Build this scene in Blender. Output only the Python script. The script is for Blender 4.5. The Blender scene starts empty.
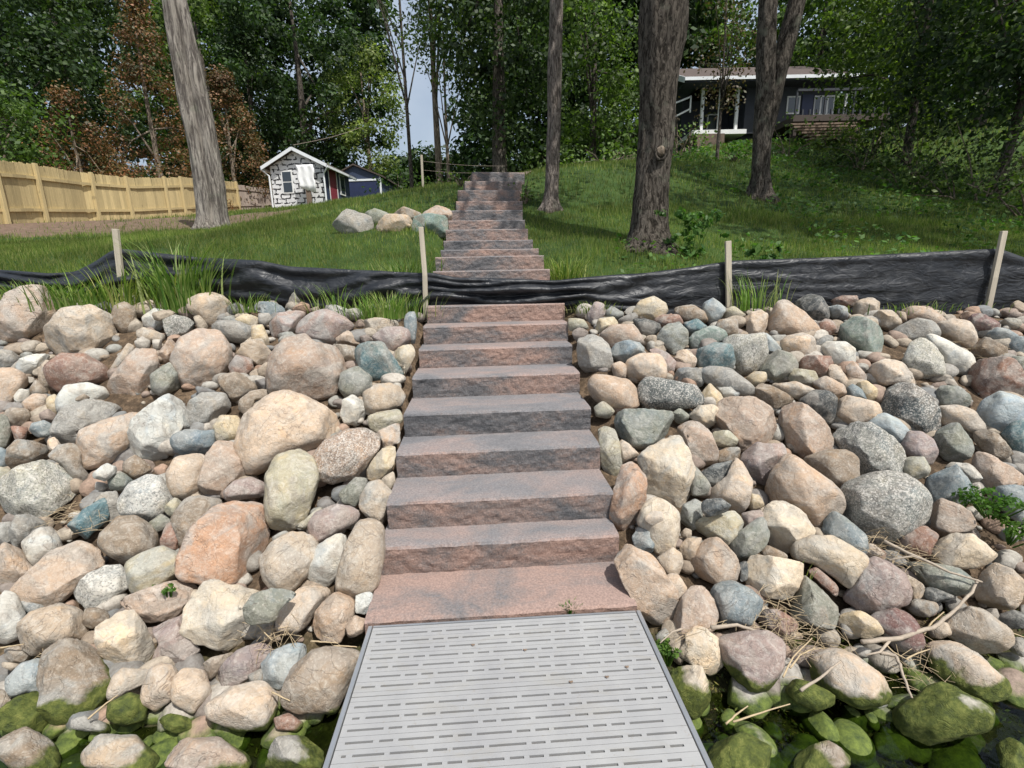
import bpy, math, random
import numpy as np
from mathutils import Vector, Matrix, noise as mnoise

# ------------------------------------------------------------------ camera
F = 480.0; PITCH = math.radians(12.9); ROLL = 0.0207; H = 1.476
_c, _s = math.cos(PITCH), math.sin(PITCH)
_R = np.array([1.0, 0, 0]); _U = np.array([0, _s, _c]); FW = np.array([0, _c, -_s])
CR = math.cos(ROLL) * _R - math.sin(ROLL) * _U
CU = math.sin(ROLL) * _R + math.cos(ROLL) * _U
CAM = np.array([0, 0, H])
def ray(u, v): return FW + (u - 512) / F * CR + (384 - v) / F * CU
def at(u, v, Y):
    d = ray(u, v); return d * (Y / d[1]) + CAM
def scale_at(Y): return F / (Y * _c)          # px per metre, roughly

scene = bpy.context.scene
col = scene.collection
cam = bpy.data.objects.new('camera', bpy.data.cameras.new('camera'))
col.objects.link(cam)
cam.data.sensor_width = 36; cam.data.lens = F / 1024 * 36
cam.data.clip_start = 0.05; cam.data.clip_end = 2000
m = Matrix.Identity(4)
for i in range(3):
    m[i][0] = CR[i]; m[i][1] = CU[i]; m[i][2] = -FW[i]; m[i][3] = CAM[i]
cam.matrix_world = m
scene.camera = cam

# ------------------------------------------------------------------ light
SUN_DIR = Vector((0.36, -0.46, 1.02)).normalized()      # towards the sun
world = bpy.data.worlds.new('World'); scene.world = world; world.use_nodes = True
wn = world.node_tree.nodes; wl = world.node_tree.links
bg = wn['Background']; sky = wn.new('ShaderNodeTexSky')
sky.sky_type = 'NISHITA'; sky.sun_disc = False
sky.sun_elevation = math.asin(SUN_DIR.z); sky.sun_rotation = math.atan2(SUN_DIR.x, SUN_DIR.y)
sky.air_density = 1.2; sky.dust_density = 5.0; sky.altitude = 200
tc = wn.new('ShaderNodeTexCoord'); cn = wn.new('ShaderNodeTexNoise'); cn.inputs['Scale'].default_value = 2.2; cn.inputs['Detail'].default_value = 6; cn.inputs['Roughness'].default_value = .6
wl.new(tc.outputs['Generated'], cn.inputs['Vector']); cmr = wn.new('ShaderNodeMapRange'); wl.new(cn.outputs['Fac'], cmr.inputs[0])
for i_, q_ in enumerate((.36, .62, .30, .70)): cmr.inputs[i_ + 1].default_value = q_
cmx = wn.new('ShaderNodeMix'); cmx.data_type = 'RGBA'; wl.new(cmr.outputs[0], cmx.inputs[0]); wl.new(sky.outputs[0], cmx.inputs[6]); cmx.inputs[7].default_value = (4.3, 4.9, 5.7, 1)   # thin summer cloud
wl.new(cmx.outputs[2], bg.inputs[0]); bg.inputs[1].default_value = 0.125
sun = bpy.data.objects.new('sun', bpy.data.lights.new('sun', 'SUN'))
sun.data.energy = 4.9; sun.data.angle = math.radians(0.6); sun.data.color = (1.0, 0.975, 0.93)
sun.rotation_euler = SUN_DIR.to_track_quat('Z', 'Y').to_euler(); sun.location = (0, 0, 30)
col.objects.link(sun)
vs = scene.view_settings
vs.view_transform = 'Standard'; vs.look = 'None'; vs.gamma = 1; vs.exposure = 0.2
vs.use_curve_mapping = False
scene.render.engine = 'CYCLES'

rs = np.random.RandomState(7)

# ------------------------------------------------------------------ helpers
def tag(o, label=None, cat=None, group=None, kind=None):
    if label: o['label'] = label
    if cat: o['category'] = cat
    if group: o['group'] = group
    if kind: o['kind'] = kind
    return o
def empty(name, loc=(0, 0, 0), rz=0.0):
    o = bpy.data.objects.new(name, None); col.objects.link(o)
    o.location = loc; o.rotation_euler = (0, 0, rz); o.empty_display_size = 0.1
    return o
def link_mesh(name, me, mat, parent=None, smooth=False):
    if mat is not None: me.materials.append(mat)
    if smooth: me.shade_smooth()
    o = bpy.data.objects.new(name, me); col.objects.link(o)
    if parent is not None: o.parent = parent
    return o
class MB:
    def __init__(s): s.v = []; s.f = []; s.n = 0
    def add(s, v, f):
        v = [tuple(map(float, q)) for q in v]
        s.v += v; s.f += [tuple(int(i) + s.n for i in q) for q in f]; s.n += len(v); return s
    def box(s, x0, x1, y0, y1, z0, z1, rot=0.0, piv=(0, 0)):
        vv = [(x, y, z) for z in (z0, z1) for y in (y0, y1) for x in (x0, x1)]
        if rot:
            c, n = math.cos(rot), math.sin(rot)
            vv = [(piv[0] + (x - piv[0]) * c - (y - piv[1]) * n, piv[1] + (x - piv[0]) * n + (y - piv[1]) * c, z) for x, y, z in vv]
        return s.add(vv, [(0, 2, 3, 1), (4, 5, 7, 6), (0, 1, 5, 4), (2, 6, 7, 3), (0, 4, 6, 2), (1, 3, 7, 5)])
    def bar(s, a, b, w, h=None, up=(0, 0, 1)):
        h = h or w; a = Vector(a); b = Vector(b); d = (b - a).normalized(); u = Vector(up)
        if abs(d.dot(u)) > .95: u = Vector((0, 1, 0))
        r = d.cross(u).normalized(); u = r.cross(d).normalized()
        vv = [p + r * (sx * w / 2) + u * (sz * h / 2) for p in (a, b) for sx, sz in ((-1, -1), (1, -1), (1, 1), (-1, 1))]
        return s.add(vv, [(0, 1, 2, 3), (7, 6, 5, 4), (0, 4, 5, 1), (1, 5, 6, 2), (2, 6, 7, 3), (3, 7, 4, 0)])
    def tube(s, pts, rad, seg=8, rough=0.0, sd=0):
        pts = [Vector(p) for p in pts]; n = len(pts); vv = []; ff = []
        rr = rad if hasattr(rad, '__len__') else [rad] * n
        pu = None
        for i, p in enumerate(pts):
            d = (pts[min(i + 1, n - 1)] - pts[max(i - 1, 0)]).normalized()
            if pu is None:
                a = Vector((1, 0, 0)) if abs(d.x) < .8 else Vector((0, 1, 0))
                pu = d.cross(a).normalized()
            u = (pu - d * pu.dot(d)).normalized(); w = d.cross(u); pu = u
            for k in range(seg):
                t = 2 * math.pi * k / seg
                r = rr[i] * (1 + rough * mnoise.noise(Vector((math.cos(t) * 2.2, math.sin(t) * 2.2, i * .35 + sd * 7.1))))
                vv.append(p + (u * math.cos(t) + w * math.sin(t)) * r)
        for i in range(n - 1):
            for k in range(seg):
                k2 = (k + 1) % seg
                ff.append((i * seg + k, i * seg + k2, (i + 1) * seg + k2, (i + 1) * seg + k))
        ff.append(tuple(range(seg))[::-1]); ff.append(tuple((n - 1) * seg + k for k in range(seg)))
        return s.add(vv, ff)
    def build(s, name, mat, parent=None, smooth=False, bevel=0):
        me = bpy.data.meshes.new(name); me.from_pydata(s.v, [], s.f); me.update()
        o = link_mesh(name, me, mat, parent, smooth)
        if bevel:
            b = o.modifiers.new('bevel', 'BEVEL'); b.width = bevel; b.segments = 2; b.limit_method = 'ANGLE'
        return o
def np_mesh(name, V, loops, nper):
    """V (n,3); loops flat vertex index array of faces with nper corners"""
    me = bpy.data.meshes.new(name); V = np.ascontiguousarray(V, dtype=np.float32)
    me.vertices.add(len(V)); me.vertices.foreach_set('co', V.ravel())
    nf = len(loops) // nper
    me.loops.add(len(loops)); me.loops.foreach_set('vertex_index', np.asarray(loops, dtype=np.int32))
    me.polygons.add(nf); me.polygons.foreach_set('loop_start', np.arange(0, nf * nper, nper, dtype=np.int32))
    me.update(calc_edges=True); me.validate()
    return me
def lin(c):
    return tuple(((x / 255) / 12.92 if x / 255 <= .04045 else ((x / 255 + .055) / 1.055) ** 2.4) for x in c)

# ------------------------------------------------------------------ materials
class NT:
    def __init__(s, name):
        s.m = bpy.data.materials.new(name); s.m.use_nodes = True; s.t = s.m.node_tree
        s.t.nodes.clear(); s.out = s.n('ShaderNodeOutputMaterial'); s.b = s.n('ShaderNodeBsdfPrincipled')
        s.l(s.b.outputs[0], s.out.inputs[0])
    def n(s, ty, **k):
        x = s.t.nodes.new(ty)
        for a, v in k.items(): setattr(x, a, v)
        return x
    def l(s, a, b): s.t.links.new(a, b)
    def val(s, sock, v):
        if hasattr(v, 'is_output'): s.l(v, sock)
        else: sock.default_value = v
    def noise(s, scale, vec=None, detail=4, rough=.55, dist=0.0):
        x = s.n('ShaderNodeTexNoise'); x.inputs['Scale'].default_value = scale; x.inputs['Detail'].default_value = detail
        x.inputs['Roughness'].default_value = rough; x.inputs['Distortion'].default_value = dist
        if vec is not None: s.l(vec, x.inputs['Vector'])
        return x.outputs['Fac']
    def ramp(s, fac, stops, interp='LINEAR'):
        x = s.n('ShaderNodeValToRGB'); x.color_ramp.interpolation = interp; s.l(fac, x.inputs[0]); e = x.color_ramp.elements
        while len(e) > 1: e.remove(e[-1])
        for i, (p, c) in enumerate(stops):
            q = e[0] if i == 0 else e.new(p)
            q.position = p; c = c if hasattr(c, '__len__') else (c, c, c); q.color = (*c[:3], 1)
        return x.outputs[0]
    def mix(s, fac, a, b, mode='MIX'):
        x = s.n('ShaderNodeMix', data_type='RGBA', blend_type=mode)
        s.val(x.inputs[0], fac)
        for k, v in ((6, a), (7, b)):
            if hasattr(v, 'is_output'): s.l(v, x.inputs[k])
            else: x.inputs[k].default_value = (*v[:3], 1)
        return x.outputs[2]
    def math(s, op, a, b=0.0, clamp=False):
        x = s.n('ShaderNodeMath', operation=op, use_clamp=clamp); s.val(x.inputs[0], a); s.val(x.inputs[1], b); return x.outputs[0]
    def maprange(s, v, a, b, c=0.0, d=1.0):
        x = s.n('ShaderNodeMapRange'); s.l(v, x.inputs[0])
        for i, q in enumerate((a, b, c, d)): x.inputs[i + 1].default_value = q
        return x.outputs[0]
    def bump(s, hgt, strength=.3, dist=.02, normal=None):
        x = s.n('ShaderNodeBump'); x.inputs['Strength'].default_value = strength; x.inputs['Distance'].default_value = dist
        s.l(hgt, x.inputs['Height'])
        if normal is not None: s.l(normal, x.inputs['Normal'])
        return x.outputs[0]
    def coord(s, which='Object'): return s.n('ShaderNodeTexCoord').outputs[which]
    def scaled(s, vec, sc, loc=(0, 0, 0)):
        x = s.n('ShaderNodeMapping'); s.l(vec, x.inputs[0]); x.inputs['Scale'].default_value = sc
        if hasattr(loc, 'is_output'): s.l(loc, x.inputs['Location'])
        else: x.inputs['Location'].default_value = loc
        return x.outputs[0]
    def set(s, **k):
        for a, v in k.items():
            sock = s.b.inputs[a.replace('_', ' ')]
            if hasattr(v, 'is_output'): s.l(v, sock)
            elif hasattr(v, '__len__') and len(v) == 3: sock.default_value = (*v, 1)
            else: sock.default_value = v
        return s
def plain(name, c, rough=.7, var=.25, scale=8, bump=.15, metal=0.0, which='Object'):
    t = NT(name); co = t.coord(which)
    n = t.noise(scale, co, 5, .65)
    c1 = tuple(x * (1 - var) for x in c); c2 = tuple(min(1, x * (1 + var)) for x in c)
    t.set(Base_Color=t.ramp(n, [(.3, c1), (.7, c2)]), Roughness=rough, Metallic=metal)
    if bump: t.set(Normal=t.bump(t.noise(scale * 5, co, 4), bump, .01))
    return t.m

def rock_material(name, speck):
    t = NT(name); oi = t.n('ShaderNodeObjectInfo'); co = t.coord('Object')
    rnd = t.n('ShaderNodeCombineXYZ'); r = t.math('MULTIPLY', oi.outputs['Random'], 37.0)
    for i in range(3): t.l(r, rnd.inputs[i])
    va = t.n('ShaderNodeVectorMath', operation='ADD'); t.l(co, va.inputs[0]); t.l(rnd.outputs[0], va.inputs[1]); p = va.outputs[0]
    base = oi.outputs['Color']
    big = t.noise(7, p, 5, .6, .6)
    warm = t.mix(1, base, (1.10, .98, .84), 'MULTIPLY'); cool = t.mix(1, base, (.84, .88, .92), 'MULTIPLY')
    c = t.mix(t.ramp(big, [(.34, 0), (.46, .5), (.54, .5), (.66, 1)]), cool, warm)
    sec = t.mix(t.math('FRACT', t.math('MULTIPLY', oi.outputs['Random'], 91.0)), (.30, .25, .20), (.30, .32, .31))
    c = t.mix(t.ramp(t.noise(4.2, p, 6, .62, 1.4), [(.47, 0), (.60, .62)]), c, sec)
    light = t.noise(18, p, 5, .7, 1.2)
    c = t.mix(t.math('MULTIPLY', t.ramp(light, [(.48, 0), (.66, 1)]), .6), c, t.mix(.5, base, (.62, .59, .52)))
    dk = t.noise(11, p, 6, .75, .8)
    c = t.mix(t.math('MULTIPLY', t.ramp(dk, [(.56, 0), (.70, 1)]), .42), c, t.mix(1, base, (.42, .37, .33), 'MULTIPLY'))
    # mineral grains
    vo = t.n('ShaderNodeTexVoronoi'); vo.inputs['Scale'].default_value = 160 if not speck else 150; t.l(p, vo.inputs['Vector'])
    gs = t.n('ShaderNodeSeparateColor'); t.l(vo.outputs['Color'], gs.inputs[0])
    if speck:
        c = t.mix(t.ramp(gs.outputs[0], [(0, .55), (.3, .3), (.5, 0)]), c, (.07, .07, .07))
        c = t.mix(t.ramp(gs.outputs[1], [(.62, 0), (.8, .55)]), c, (.62, .58, .52))
        pt = t.noise(9, p, 4, .6, 1.5)
        c = t.mix(t.ramp(pt, [(.52, 0), (.62, .45)]), c, t.mix(1, base, (.5, .5, .5), 'MULTIPLY'))
    else:
        c = t.mix(t.ramp(gs.outputs[0], [(0, .14), (.2, 0)]), c, (.12, .10, .09))
        c = t.mix(t.ramp(gs.outputs[1], [(.8, 0), (.95, .16)]), c, (.66, .6, .52))
    # hairline cracks / bedding
    wv = t.noise(5, p, 3, .5, 2.5)
    cr = t.ramp(wv, [(.485, 0), (.5, 1), (.515, 0)])
    crm = t.math('MULTIPLY', cr, t.ramp(t.noise(3, p, 2), [(.52, 0), (.6, .45)]))
    c = t.mix(crm, c, (.09, .07, .055))
    # algae only near the water, by height (a tide mark with its own ragged edge)
    geo = t.n('ShaderNodeNewGeometry'); sp = t.n('ShaderNodeSeparateXYZ'); t.l(geo.outputs['Position'], sp.inputs[0])
    wob = t.math('MULTIPLY', t.math('SUBTRACT', t.noise(7, geo.outputs['Position'], 4, .6), .5), .16)
    hz = t.math('ADD', sp.outputs[2], wob)
    hz = t.math('SUBTRACT', hz, t.math('MULTIPLY', t.math('SUBTRACT', 1.0, oi.outputs['Alpha']), .13))   # alpha: how deep the stone sits in the wet zone
    moss = t.maprange(hz, -.178, -.20)
    sepc = t.n('ShaderNodeSeparateColor'); t.l(base, sepc.inputs[0])
    green = t.math('LESS_THAN', oi.outputs['Alpha'], .25)   # rocks tinted green are algae covered
    patch = t.ramp(t.noise(6, p, 3, .5), [(.60, 1), (.66, 0)])
    moss = t.math('MAXIMUM', moss, t.math('MULTIPLY', green, patch))
    c = t.mix(t.math('MULTIPLY', green, t.ramp(t.noise(6, p, 3, .5), [(.60, 0), (.66, 1)])), c, (.42, .39, .33))
    mc = t.ramp(t.noise(30, p, 5, .7), [(.3, (.030, .042, .012)), (.5, (.080, .098, .020)), (.72, (.18, .19, .05))])
    c = t.mix(moss, c, mc)
    h1 = t.noise(30, p, 9, .76); h2 = t.noise(10, p, 6, .66)
    hh = t.math('ADD', t.math('MULTIPLY', h1, .6), h2)
    hh = t.math('SUBTRACT', hh, t.math('MULTIPLY', cr, .12))
    t.set(Base_Color=c, Roughness=t.maprange(h1, .3, .7, .62, .9), Normal=t.bump(hh, .78, .022))
    t.b.inputs['Specular IOR Level'].default_value = .3
    return t.m
M = {}
M['rock'] = rock_material('rock', False); M['granite'] = rock_material('granite', True)

def step_material():
    t = NT('tumbled_concrete'); oi = t.n('ShaderNodeObjectInfo'); geo = t.n('ShaderNodeNewGeometry')
    co = t.coord('Object')
    rnd = t.n('ShaderNodeCombineXYZ'); r = t.math('MULTIPLY', oi.outputs['Random'], 53.0)
    for i in range(3): t.l(r, rnd.inputs[i])
    va = t.n('ShaderNodeVectorMath', operation='ADD'); t.l(co, va.inputs[0]); t.l(rnd.outputs[0], va.inputs[1])
    p = t.scaled(va.outputs[0], (1.0, 1.5, 2.2))
    bias = t.n('ShaderNodeSeparateColor'); t.l(oi.outputs['Color'], bias.inputs[0])
    n1 = t.math('ADD', t.noise(1.9, p, 3, .55, .9), t.math('MULTIPLY', t.math('SUBTRACT', t.noise(11, p, 5, .7, .5), .5), .35))
    n1 = t.math('ADD', n1, t.math('MULTIPLY', t.math('SUBTRACT', t.noise(70, va.outputs[0], 4, .8), .5), .34))
    k = t.math('ADD', n1, bias.outputs[0])
    c = t.ramp(k, [(.32, (.065, .068, .074)), (.46, (.115, .112, .115)), (.57, (.175, .14, .127)), (.74, (.265, .178, .145))])
    # treads (upward faces) are ground smooth and paler, dusty grey with sky light painted in
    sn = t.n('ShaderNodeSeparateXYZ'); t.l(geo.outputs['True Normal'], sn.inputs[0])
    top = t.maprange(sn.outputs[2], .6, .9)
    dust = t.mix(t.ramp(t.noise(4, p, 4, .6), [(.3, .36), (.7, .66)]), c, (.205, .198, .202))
    dust_sky_c = t.mix(bias.outputs[1], dust, c)
    c = t.mix(top, t.mix(1, c, (1.25, 1.22, 1.2), 'MULTIPLY'), dust_sky_c)  # risers and other side faces lightened, sunlight painted into their colour
    gr = t.noise(95, va.outputs[0], 3, .7)
    c = t.mix(.55, c, t.mix(1, c, t.ramp(gr, [(.25, .35), (.5, 1.0), (.75, 1.7)]), 'MULTIPLY'))
    st = t.noise(6, va.outputs[0], 5, .7, 1)
    c = t.mix(t.ramp(st, [(.6, 0), (.74, .25)]), c, (.06, .055, .05))
    rough_h = t.noise(48, va.outputs[0], 8, .78)
    inv = t.math('SUBTRACT', 1.15, top)
    x = t.n('ShaderNodeBump'); x.inputs['Distance'].default_value = .022; t.l(t.math('MULTIPLY', inv, .85), x.inputs['Strength']); t.l(rough_h, x.inputs['Height'])
    t.set(Base_Color=c, Roughness=.85, Normal=x.outputs[0])
    return t.m
M['step'] = step_material()

def bark(name, c1, c2, sx=9, sz=1.6, strength=1.0, red=0.0):
    t = NT(name); co = t.coord('Object')
    p = t.scaled(co, (sx, sx, sz))
    v = t.noise(2.1, p, 9, .72, .9)
    ridge = t.ramp(v, [(.43, 0), (.5, .5), (.57, 1)])
    big = t.noise(1.3, co, 4, .6)
    c = t.mix(ridge, c1, c2)
    c = t.mix(t.ramp(big, [(.42, 0), (.62, .55)]), c, t.mix(1, c, (.62, .60, .56), 'MULTIPLY'))
    c = t.mix(t.ramp(t.noise(4, co, 4, .6), [(.58, 0), (.68, .4)]), c, (.19, .20, .15))
    t.set(Base_Color=c, Roughness=.95, Normal=t.bump(v, strength, .07)); t.b.inputs['Specular IOR Level'].default_value = .15
    return t.m
M['bark_pale'] = bark('bark_pale', (.11, .095, .085), (.36, .325, .285), 9, 1.0, .9)
M['bark_grey'] = bark('bark_grey', (.085, .07, .06), (.31, .265, .23), 13, 3.0, 1.0)
M['bark_dark'] = bark('bark_dark', (.028, .023, .018), (.16, .138, .115), 12, 3.4, 1.0)
M['bark_brown'] = bark('bark_brown', (.09, .07, .05), (.32, .26, .20), 10, 2.0, .8)

def leaf(name, cols, trans=.45):
    t = NT(name); geo = t.n('ShaderNodeNewGeometry'); oi = t.n('ShaderNodeObjectInfo')
    r = geo.outputs['Random Per Island']
    c = t.ramp(r, [(i / (len(cols) - 1) if len(cols) > 1 else 0, k) for i, k in enumerate(cols)])
    br = t.ramp(t.noise(.55, geo.outputs['Position'], 3, .6), [(.35, .62), (.65, 1.35)])
    c = t.mix(1, c, br, 'MULTIPLY')
    c = t.mix(1, c, t.ramp(oi.outputs['Random'], [(0, (.8, .9, .8)), (.5, (1, 1, 1)), (1, (1.2, 1.08, .9))]), 'MULTIPLY')
    t.set(Base_Color=c, Roughness=.55); t.b.inputs['Specular IOR Level'].default_value = .3
    tr = t.n('ShaderNodeBsdfTranslucent'); t.l(t.mix(1, c, (1.3, 1.5, .6), 'MULTIPLY'), tr.inputs[0])
    mx = t.n('ShaderNodeMixShader'); mx.inputs[0].default_value = trans
    t.l(t.b.outputs[0], mx.inputs[1]); t.l(tr.outputs[0], mx.inputs[2]); t.l(mx.outputs[0], t.out.inputs[0])
    return t.m
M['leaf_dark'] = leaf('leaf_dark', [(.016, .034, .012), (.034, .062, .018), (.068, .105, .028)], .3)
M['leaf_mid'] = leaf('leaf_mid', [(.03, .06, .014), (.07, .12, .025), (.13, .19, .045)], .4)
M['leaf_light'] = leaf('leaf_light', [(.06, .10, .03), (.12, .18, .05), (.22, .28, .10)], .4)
M['leaf_rust'] = leaf('leaf_rust', [(.045, .065, .022), (.13, .075, .035), (.22, .105, .05), (.055, .075, .028)], .2)
M['leaf_dry'] = leaf('leaf_dry', [(.06, .045, .025), (.13, .08, .04), (.05, .07, .02)], .2)
M['grass'] = leaf('grass', [(.055, .10, .018), (.10, .165, .03), (.165, .22, .05), (.27, .27, .11)], .45)
M['weed'] = leaf('weed', [(.05, .12, .02), (.09, .19, .03), (.15, .26, .05)], .45)
M['weed_dark'] = leaf('weed_dark', [(.03, .08, .015), (.06, .13, .025), (.10, .18, .04)], .4)
M['tall_grass'] = leaf('tall_grass', [(.07, .14, .025), (.13, .22, .04), (.24, .30, .09), (.36, .34, .17)], .4)

def plastic():
    t = NT('black_plastic_sheet'); co = t.coord('Object')
    n = t.noise(3, t.scaled(co, (1, 1, 3)), 5, .6, .4)
    dirt = t.noise(7, co, 6, .7, .5)
    c = t.mix(t.ramp(dirt, [(.50, 0), (.72, .30)]), (.010, .012, .016), (.12, .12, .12))
    t.set(Base_Color=c, Roughness=t.ramp(n, [(.35, .42), (.65, .62)]), Normal=t.bump(t.noise(6, t.scaled(co, (1, 1, 2.6)), 3, .5, 1.4), .38, .05))
    t.b.inputs['Specular IOR Level'].default_value = .5
    return t.m
M['plastic'] = plastic()

def timber(name, c, sx=1.0, knots=True, grey=0.0):
    t = NT(name); co = t.coord('Object')
    g = t.noise(3, t.scaled(co, (14, 14, .8)), 6, .65, .6)
    c0 = tuple(x * .78 for x in c); c1 = tuple(min(1, x * 1.15) for x in c)
    cc = t.ramp(g, [(.3, c0), (.7, c1)])
    geo = t.n('ShaderNodeNewGeometry')
    cc = t.mix(1, cc, t.ramp(geo.outputs['Random Per Island'], [(0, .80), (1, 1.12)]), 'MULTIPLY')
    if knots:
        k = t.noise(5, t.scaled(co, (1, 1, .7)), 2, .5)
        cc = t.mix(t.ramp(k, [(.68, 0), (.74, .6)]), cc, tuple(x * .4 for x in c))
    t.set(Base_Color=cc, Roughness=.8, Normal=t.bump(g, .3, .01)); return t.m
M['pine'] = timber('new_pine', (.54, .43, .22))
M['oldwood'] = timber('weathered_wood', (.27, .22, .18))
M['stakewood'] = timber('stake_wood', (.42, .37, .29), knots=False)
M['deckwood'] = timber('deck_wood', (.17, .12, .085), knots=False); M['darkwood'] = timber('dark_stained_wood', (.055, .04, .032), knots=False)
M['driftwood'] = timber('driftwood', (.32, .265, .205), knots=False)
M['reed'] = timber('dry_reed', (.40, .31, .19), knots=False)
M['white'] = plain('white_paint', (.72, .72, .70), .6, .08, 5, .1)
M['navy'] = plain('navy_siding', (.030, .045, .085), .6, .2, 3, .1)
M['dkblue'] = plain('dark_blue_siding', (.022, .026, .035), .6, .25, 3, .1)
M['navypanel'] = plain('navy_door_paint', (.016, .024, .07), .5, .2, 3, .05)
M['red'] = plain('red_door', (.20, .03, .045), .5, .15, 4, .1)
M['shingle'] = plain('roof_shingle', (.075, .055, .046), .9, .35, 12, .5)
M['trim'] = plain('white_metal_trim', (.7, .72, .73), .4, .06, 3, 0)
M['cloth'] = plain('white_cloth', (.78, .78, .77), .8, .06, 3, .2)
M['soilpile'] = plain('soil', (.13, .095, .07), .95, .4, 9, .6)
t = NT('window_glass'); t.set(Base_Color=(.03, .04, .05), Roughness=.08); t.b.inputs['Specular IOR Level'].default_value = .8; M['glass'] = t.m

def tyvek():
    t = NT('house_wrap_boards'); co = t.coord('Object')
    sx = t.n('ShaderNodeSeparateXYZ'); t.l(co, sx.inputs[0])
    cb = t.n('ShaderNodeCombineXYZ'); t.l(sx.outputs[0], cb.inputs[0]); t.l(sx.outputs[2], cb.inputs[1])
    wob = t.n('ShaderNodeTexNoise'); wob.inputs['Scale'].default_value = 3.5; t.l(cb.outputs[0], wob.inputs['Vector'])
    ws = t.n('ShaderNodeVectorMath', operation='SCALE'); t.l(wob.outputs['Color'], ws.inputs[0]); ws.inputs[3].default_value = .13
    ad = t.n('ShaderNodeVectorMath', operation='ADD'); t.l(cb.outputs[0], ad.inputs[0]); t.l(ws.outputs[0], ad.inputs[1])
    bk = t.n('ShaderNodeTexBrick'); t.l(ad.outputs[0], bk.inputs['Vector'])
    bk.inputs['Scale'].default_value = 1; bk.inputs['Brick Width'].default_value = .46; bk.inputs['Row Height'].default_value = .21
    bk.inputs['Mortar Size'].default_value = .032; bk.inputs['Mortar Smooth'].default_value = .0
    bk.inputs['Color1'].default_value = (.72, .72, .71, 1); bk.inputs['Color2'].default_value = (.58, .58, .58, 1); bk.inputs['Mortar'].default_value = (.02, .02, .022, 1)
    br = t.mix(t.ramp(t.noise(5, cb.outputs[0], 2), [(.53, 0), (.55, 1)]), bk.outputs['Color'], (.66, .66, .66))
    t.set(Base_Color=br, Roughness=.6); return t.m
M['wrap'] = tyvek()

def dock_mat():
    t = NT('grey_dock_plastic'); co = t.coord('Object')
    n = t.noise(4, co, 5, .65); sp = t.noise(40, co, 3, .7)
    c = t.mix(t.ramp(n, [(.35, 0), (.7, 1)]), (.255, .255, .258), (.315, .315, .31))
    c = t.mix(t.ramp(sp, [(.62, 0), (.72, .45)]), c, (.22, .19, .15)); c = t.mix(t.ramp(t.noise(3, t.scaled(co, (1, 3, 1)), 6, .7, 1.5), [(.52, 0), (.66, .35)]), c, (.25, .235, .20))
    t.set(Base_Color=c, Roughness=.6, Normal=t.bump(t.noise(160, co, 2), .15, .002)); return t.m
M['dock'] = dock_mat()
M['alu'] = plain('aluminium_frame', (.50, .51, .52), .38, .1, 6, .05, .8)

# ------------------------------------------------------------------ terrain
def smooth01(x): x = np.clip(x, 0, 1); return x * x * (3 - 2 * x)
def bank(x, Y):                      # mean surface of the stone bank
    z = .505 * (Y - 1.95)
    z = np.where(Y < 1.75, -.101 - (1.75 - Y) * .34, z)
    z = z - .035 * smooth01((x - .9) / 1.0) * smooth01((2.2 - Y) / .4)
    tilt = smooth01((Y - 2.6) / 2.0)
    return z + tilt * np.clip(-x, -4.5, 4.5) * .022
STEP_Y = [1.866, 2.199, 2.38, 2.708, 3.01, 3.425, 3.788, 4.05, 4.30, 4.64, 5.0, 5.38, 5.95, 6.5, 7.05, 7.55, 8.05, 8.6, 9.25, 10.0, 10.8]
STEP_X = [-.061, -.073, -.068, -.083, -.093, -.109, -.119, -.122, -.125, -.15, -.18, -.21]
STEP_Z = [.152 * i for i in range(12)]
for u, v, Y in ((490, 249, 5.95), (488.5, 240, 6.5), (487, 229, 7.05), (487, 220, 7.55), (487, 210, 8.05), (489.5, 201, 8.6), (489, 190, 9.25), (493.5, 181, 10.0), (498.5, 172, 10.8)):
    P = at(u, v, Y); STEP_X.append(P[0]); STEP_Z.append(P[2])
cp = []
def C_(u, v, Y): cp.append(tuple(at(u, v, Y)))
for q in ((125, 297, 4.6), (426, 312, 4.6), (729, 310, 4.6), (987, 316, 4.6),
          (0, 224, 14), (0, 250, 7.5), (89, 222, 18), (178, 217, 22), (240, 212, 29), (272, 209, 30), (328, 204, 26),
          (215, 229, 10), (350, 223, 8.0), (395, 225, 7.5), (443, 228, 7.2), (380, 204, 20), (350, 207, 20), (385, 202, 32), (345, 206, 32), (425, 192, 16), (452, 184, 13),
          (551, 209, 9), (648, 250, 6.2), (763, 201, 10), (565, 168, 12), (640, 162, 14), (700, 152, 18),
          (760, 142, 21), (840, 145, 21), (930, 190, 13), (1020, 230, 8.5), (560, 250, 6.3), (300, 255, 6.3), (120, 245, 7)):
    C_(*q)
for i in (10, 12, 14, 16, 18, 20): cp.append((STEP_X[i], STEP_Y[i] + .2, STEP_Z[i] - .22))
cp += [(-8, 4.6, 1.38), (8, 4.6, 1.1), (-30, 4.6, 1.4), (30, 4.6, 1.4), (-30, 60, 8), (0, 60, 5.0), (30, 60, 9), (-30, 15, 3.4), (30, 12, 5),
       (0, 22, 4.4), (2, 30, 4.6), (-.6, 14, 3.9), (10.5, 25, 7.1), (16, 23, 7.2)]
CP = np.array(cp)
def _phi(r2): return np.where(r2 > 1e-9, .5 * r2 * np.log(np.maximum(r2, 1e-9)), 0)
_n = len(CP); _d2 = ((CP[:, None, :2] - CP[None, :, :2]) ** 2).sum(2)
_A = np.zeros((_n + 3, _n + 3)); _A[:_n, :_n] = _phi(_d2) + np.eye(_n) * .4
_A[:_n, _n] = 1; _A[:_n, _n + 1:] = CP[:, :2]; _A[_n, :_n] = 1; _A[_n + 1:, :_n] = CP[:, :2].T
_w = np.linalg.solve(_A, np.concatenate([CP[:, 2], [0, 0, 0]]))
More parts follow.
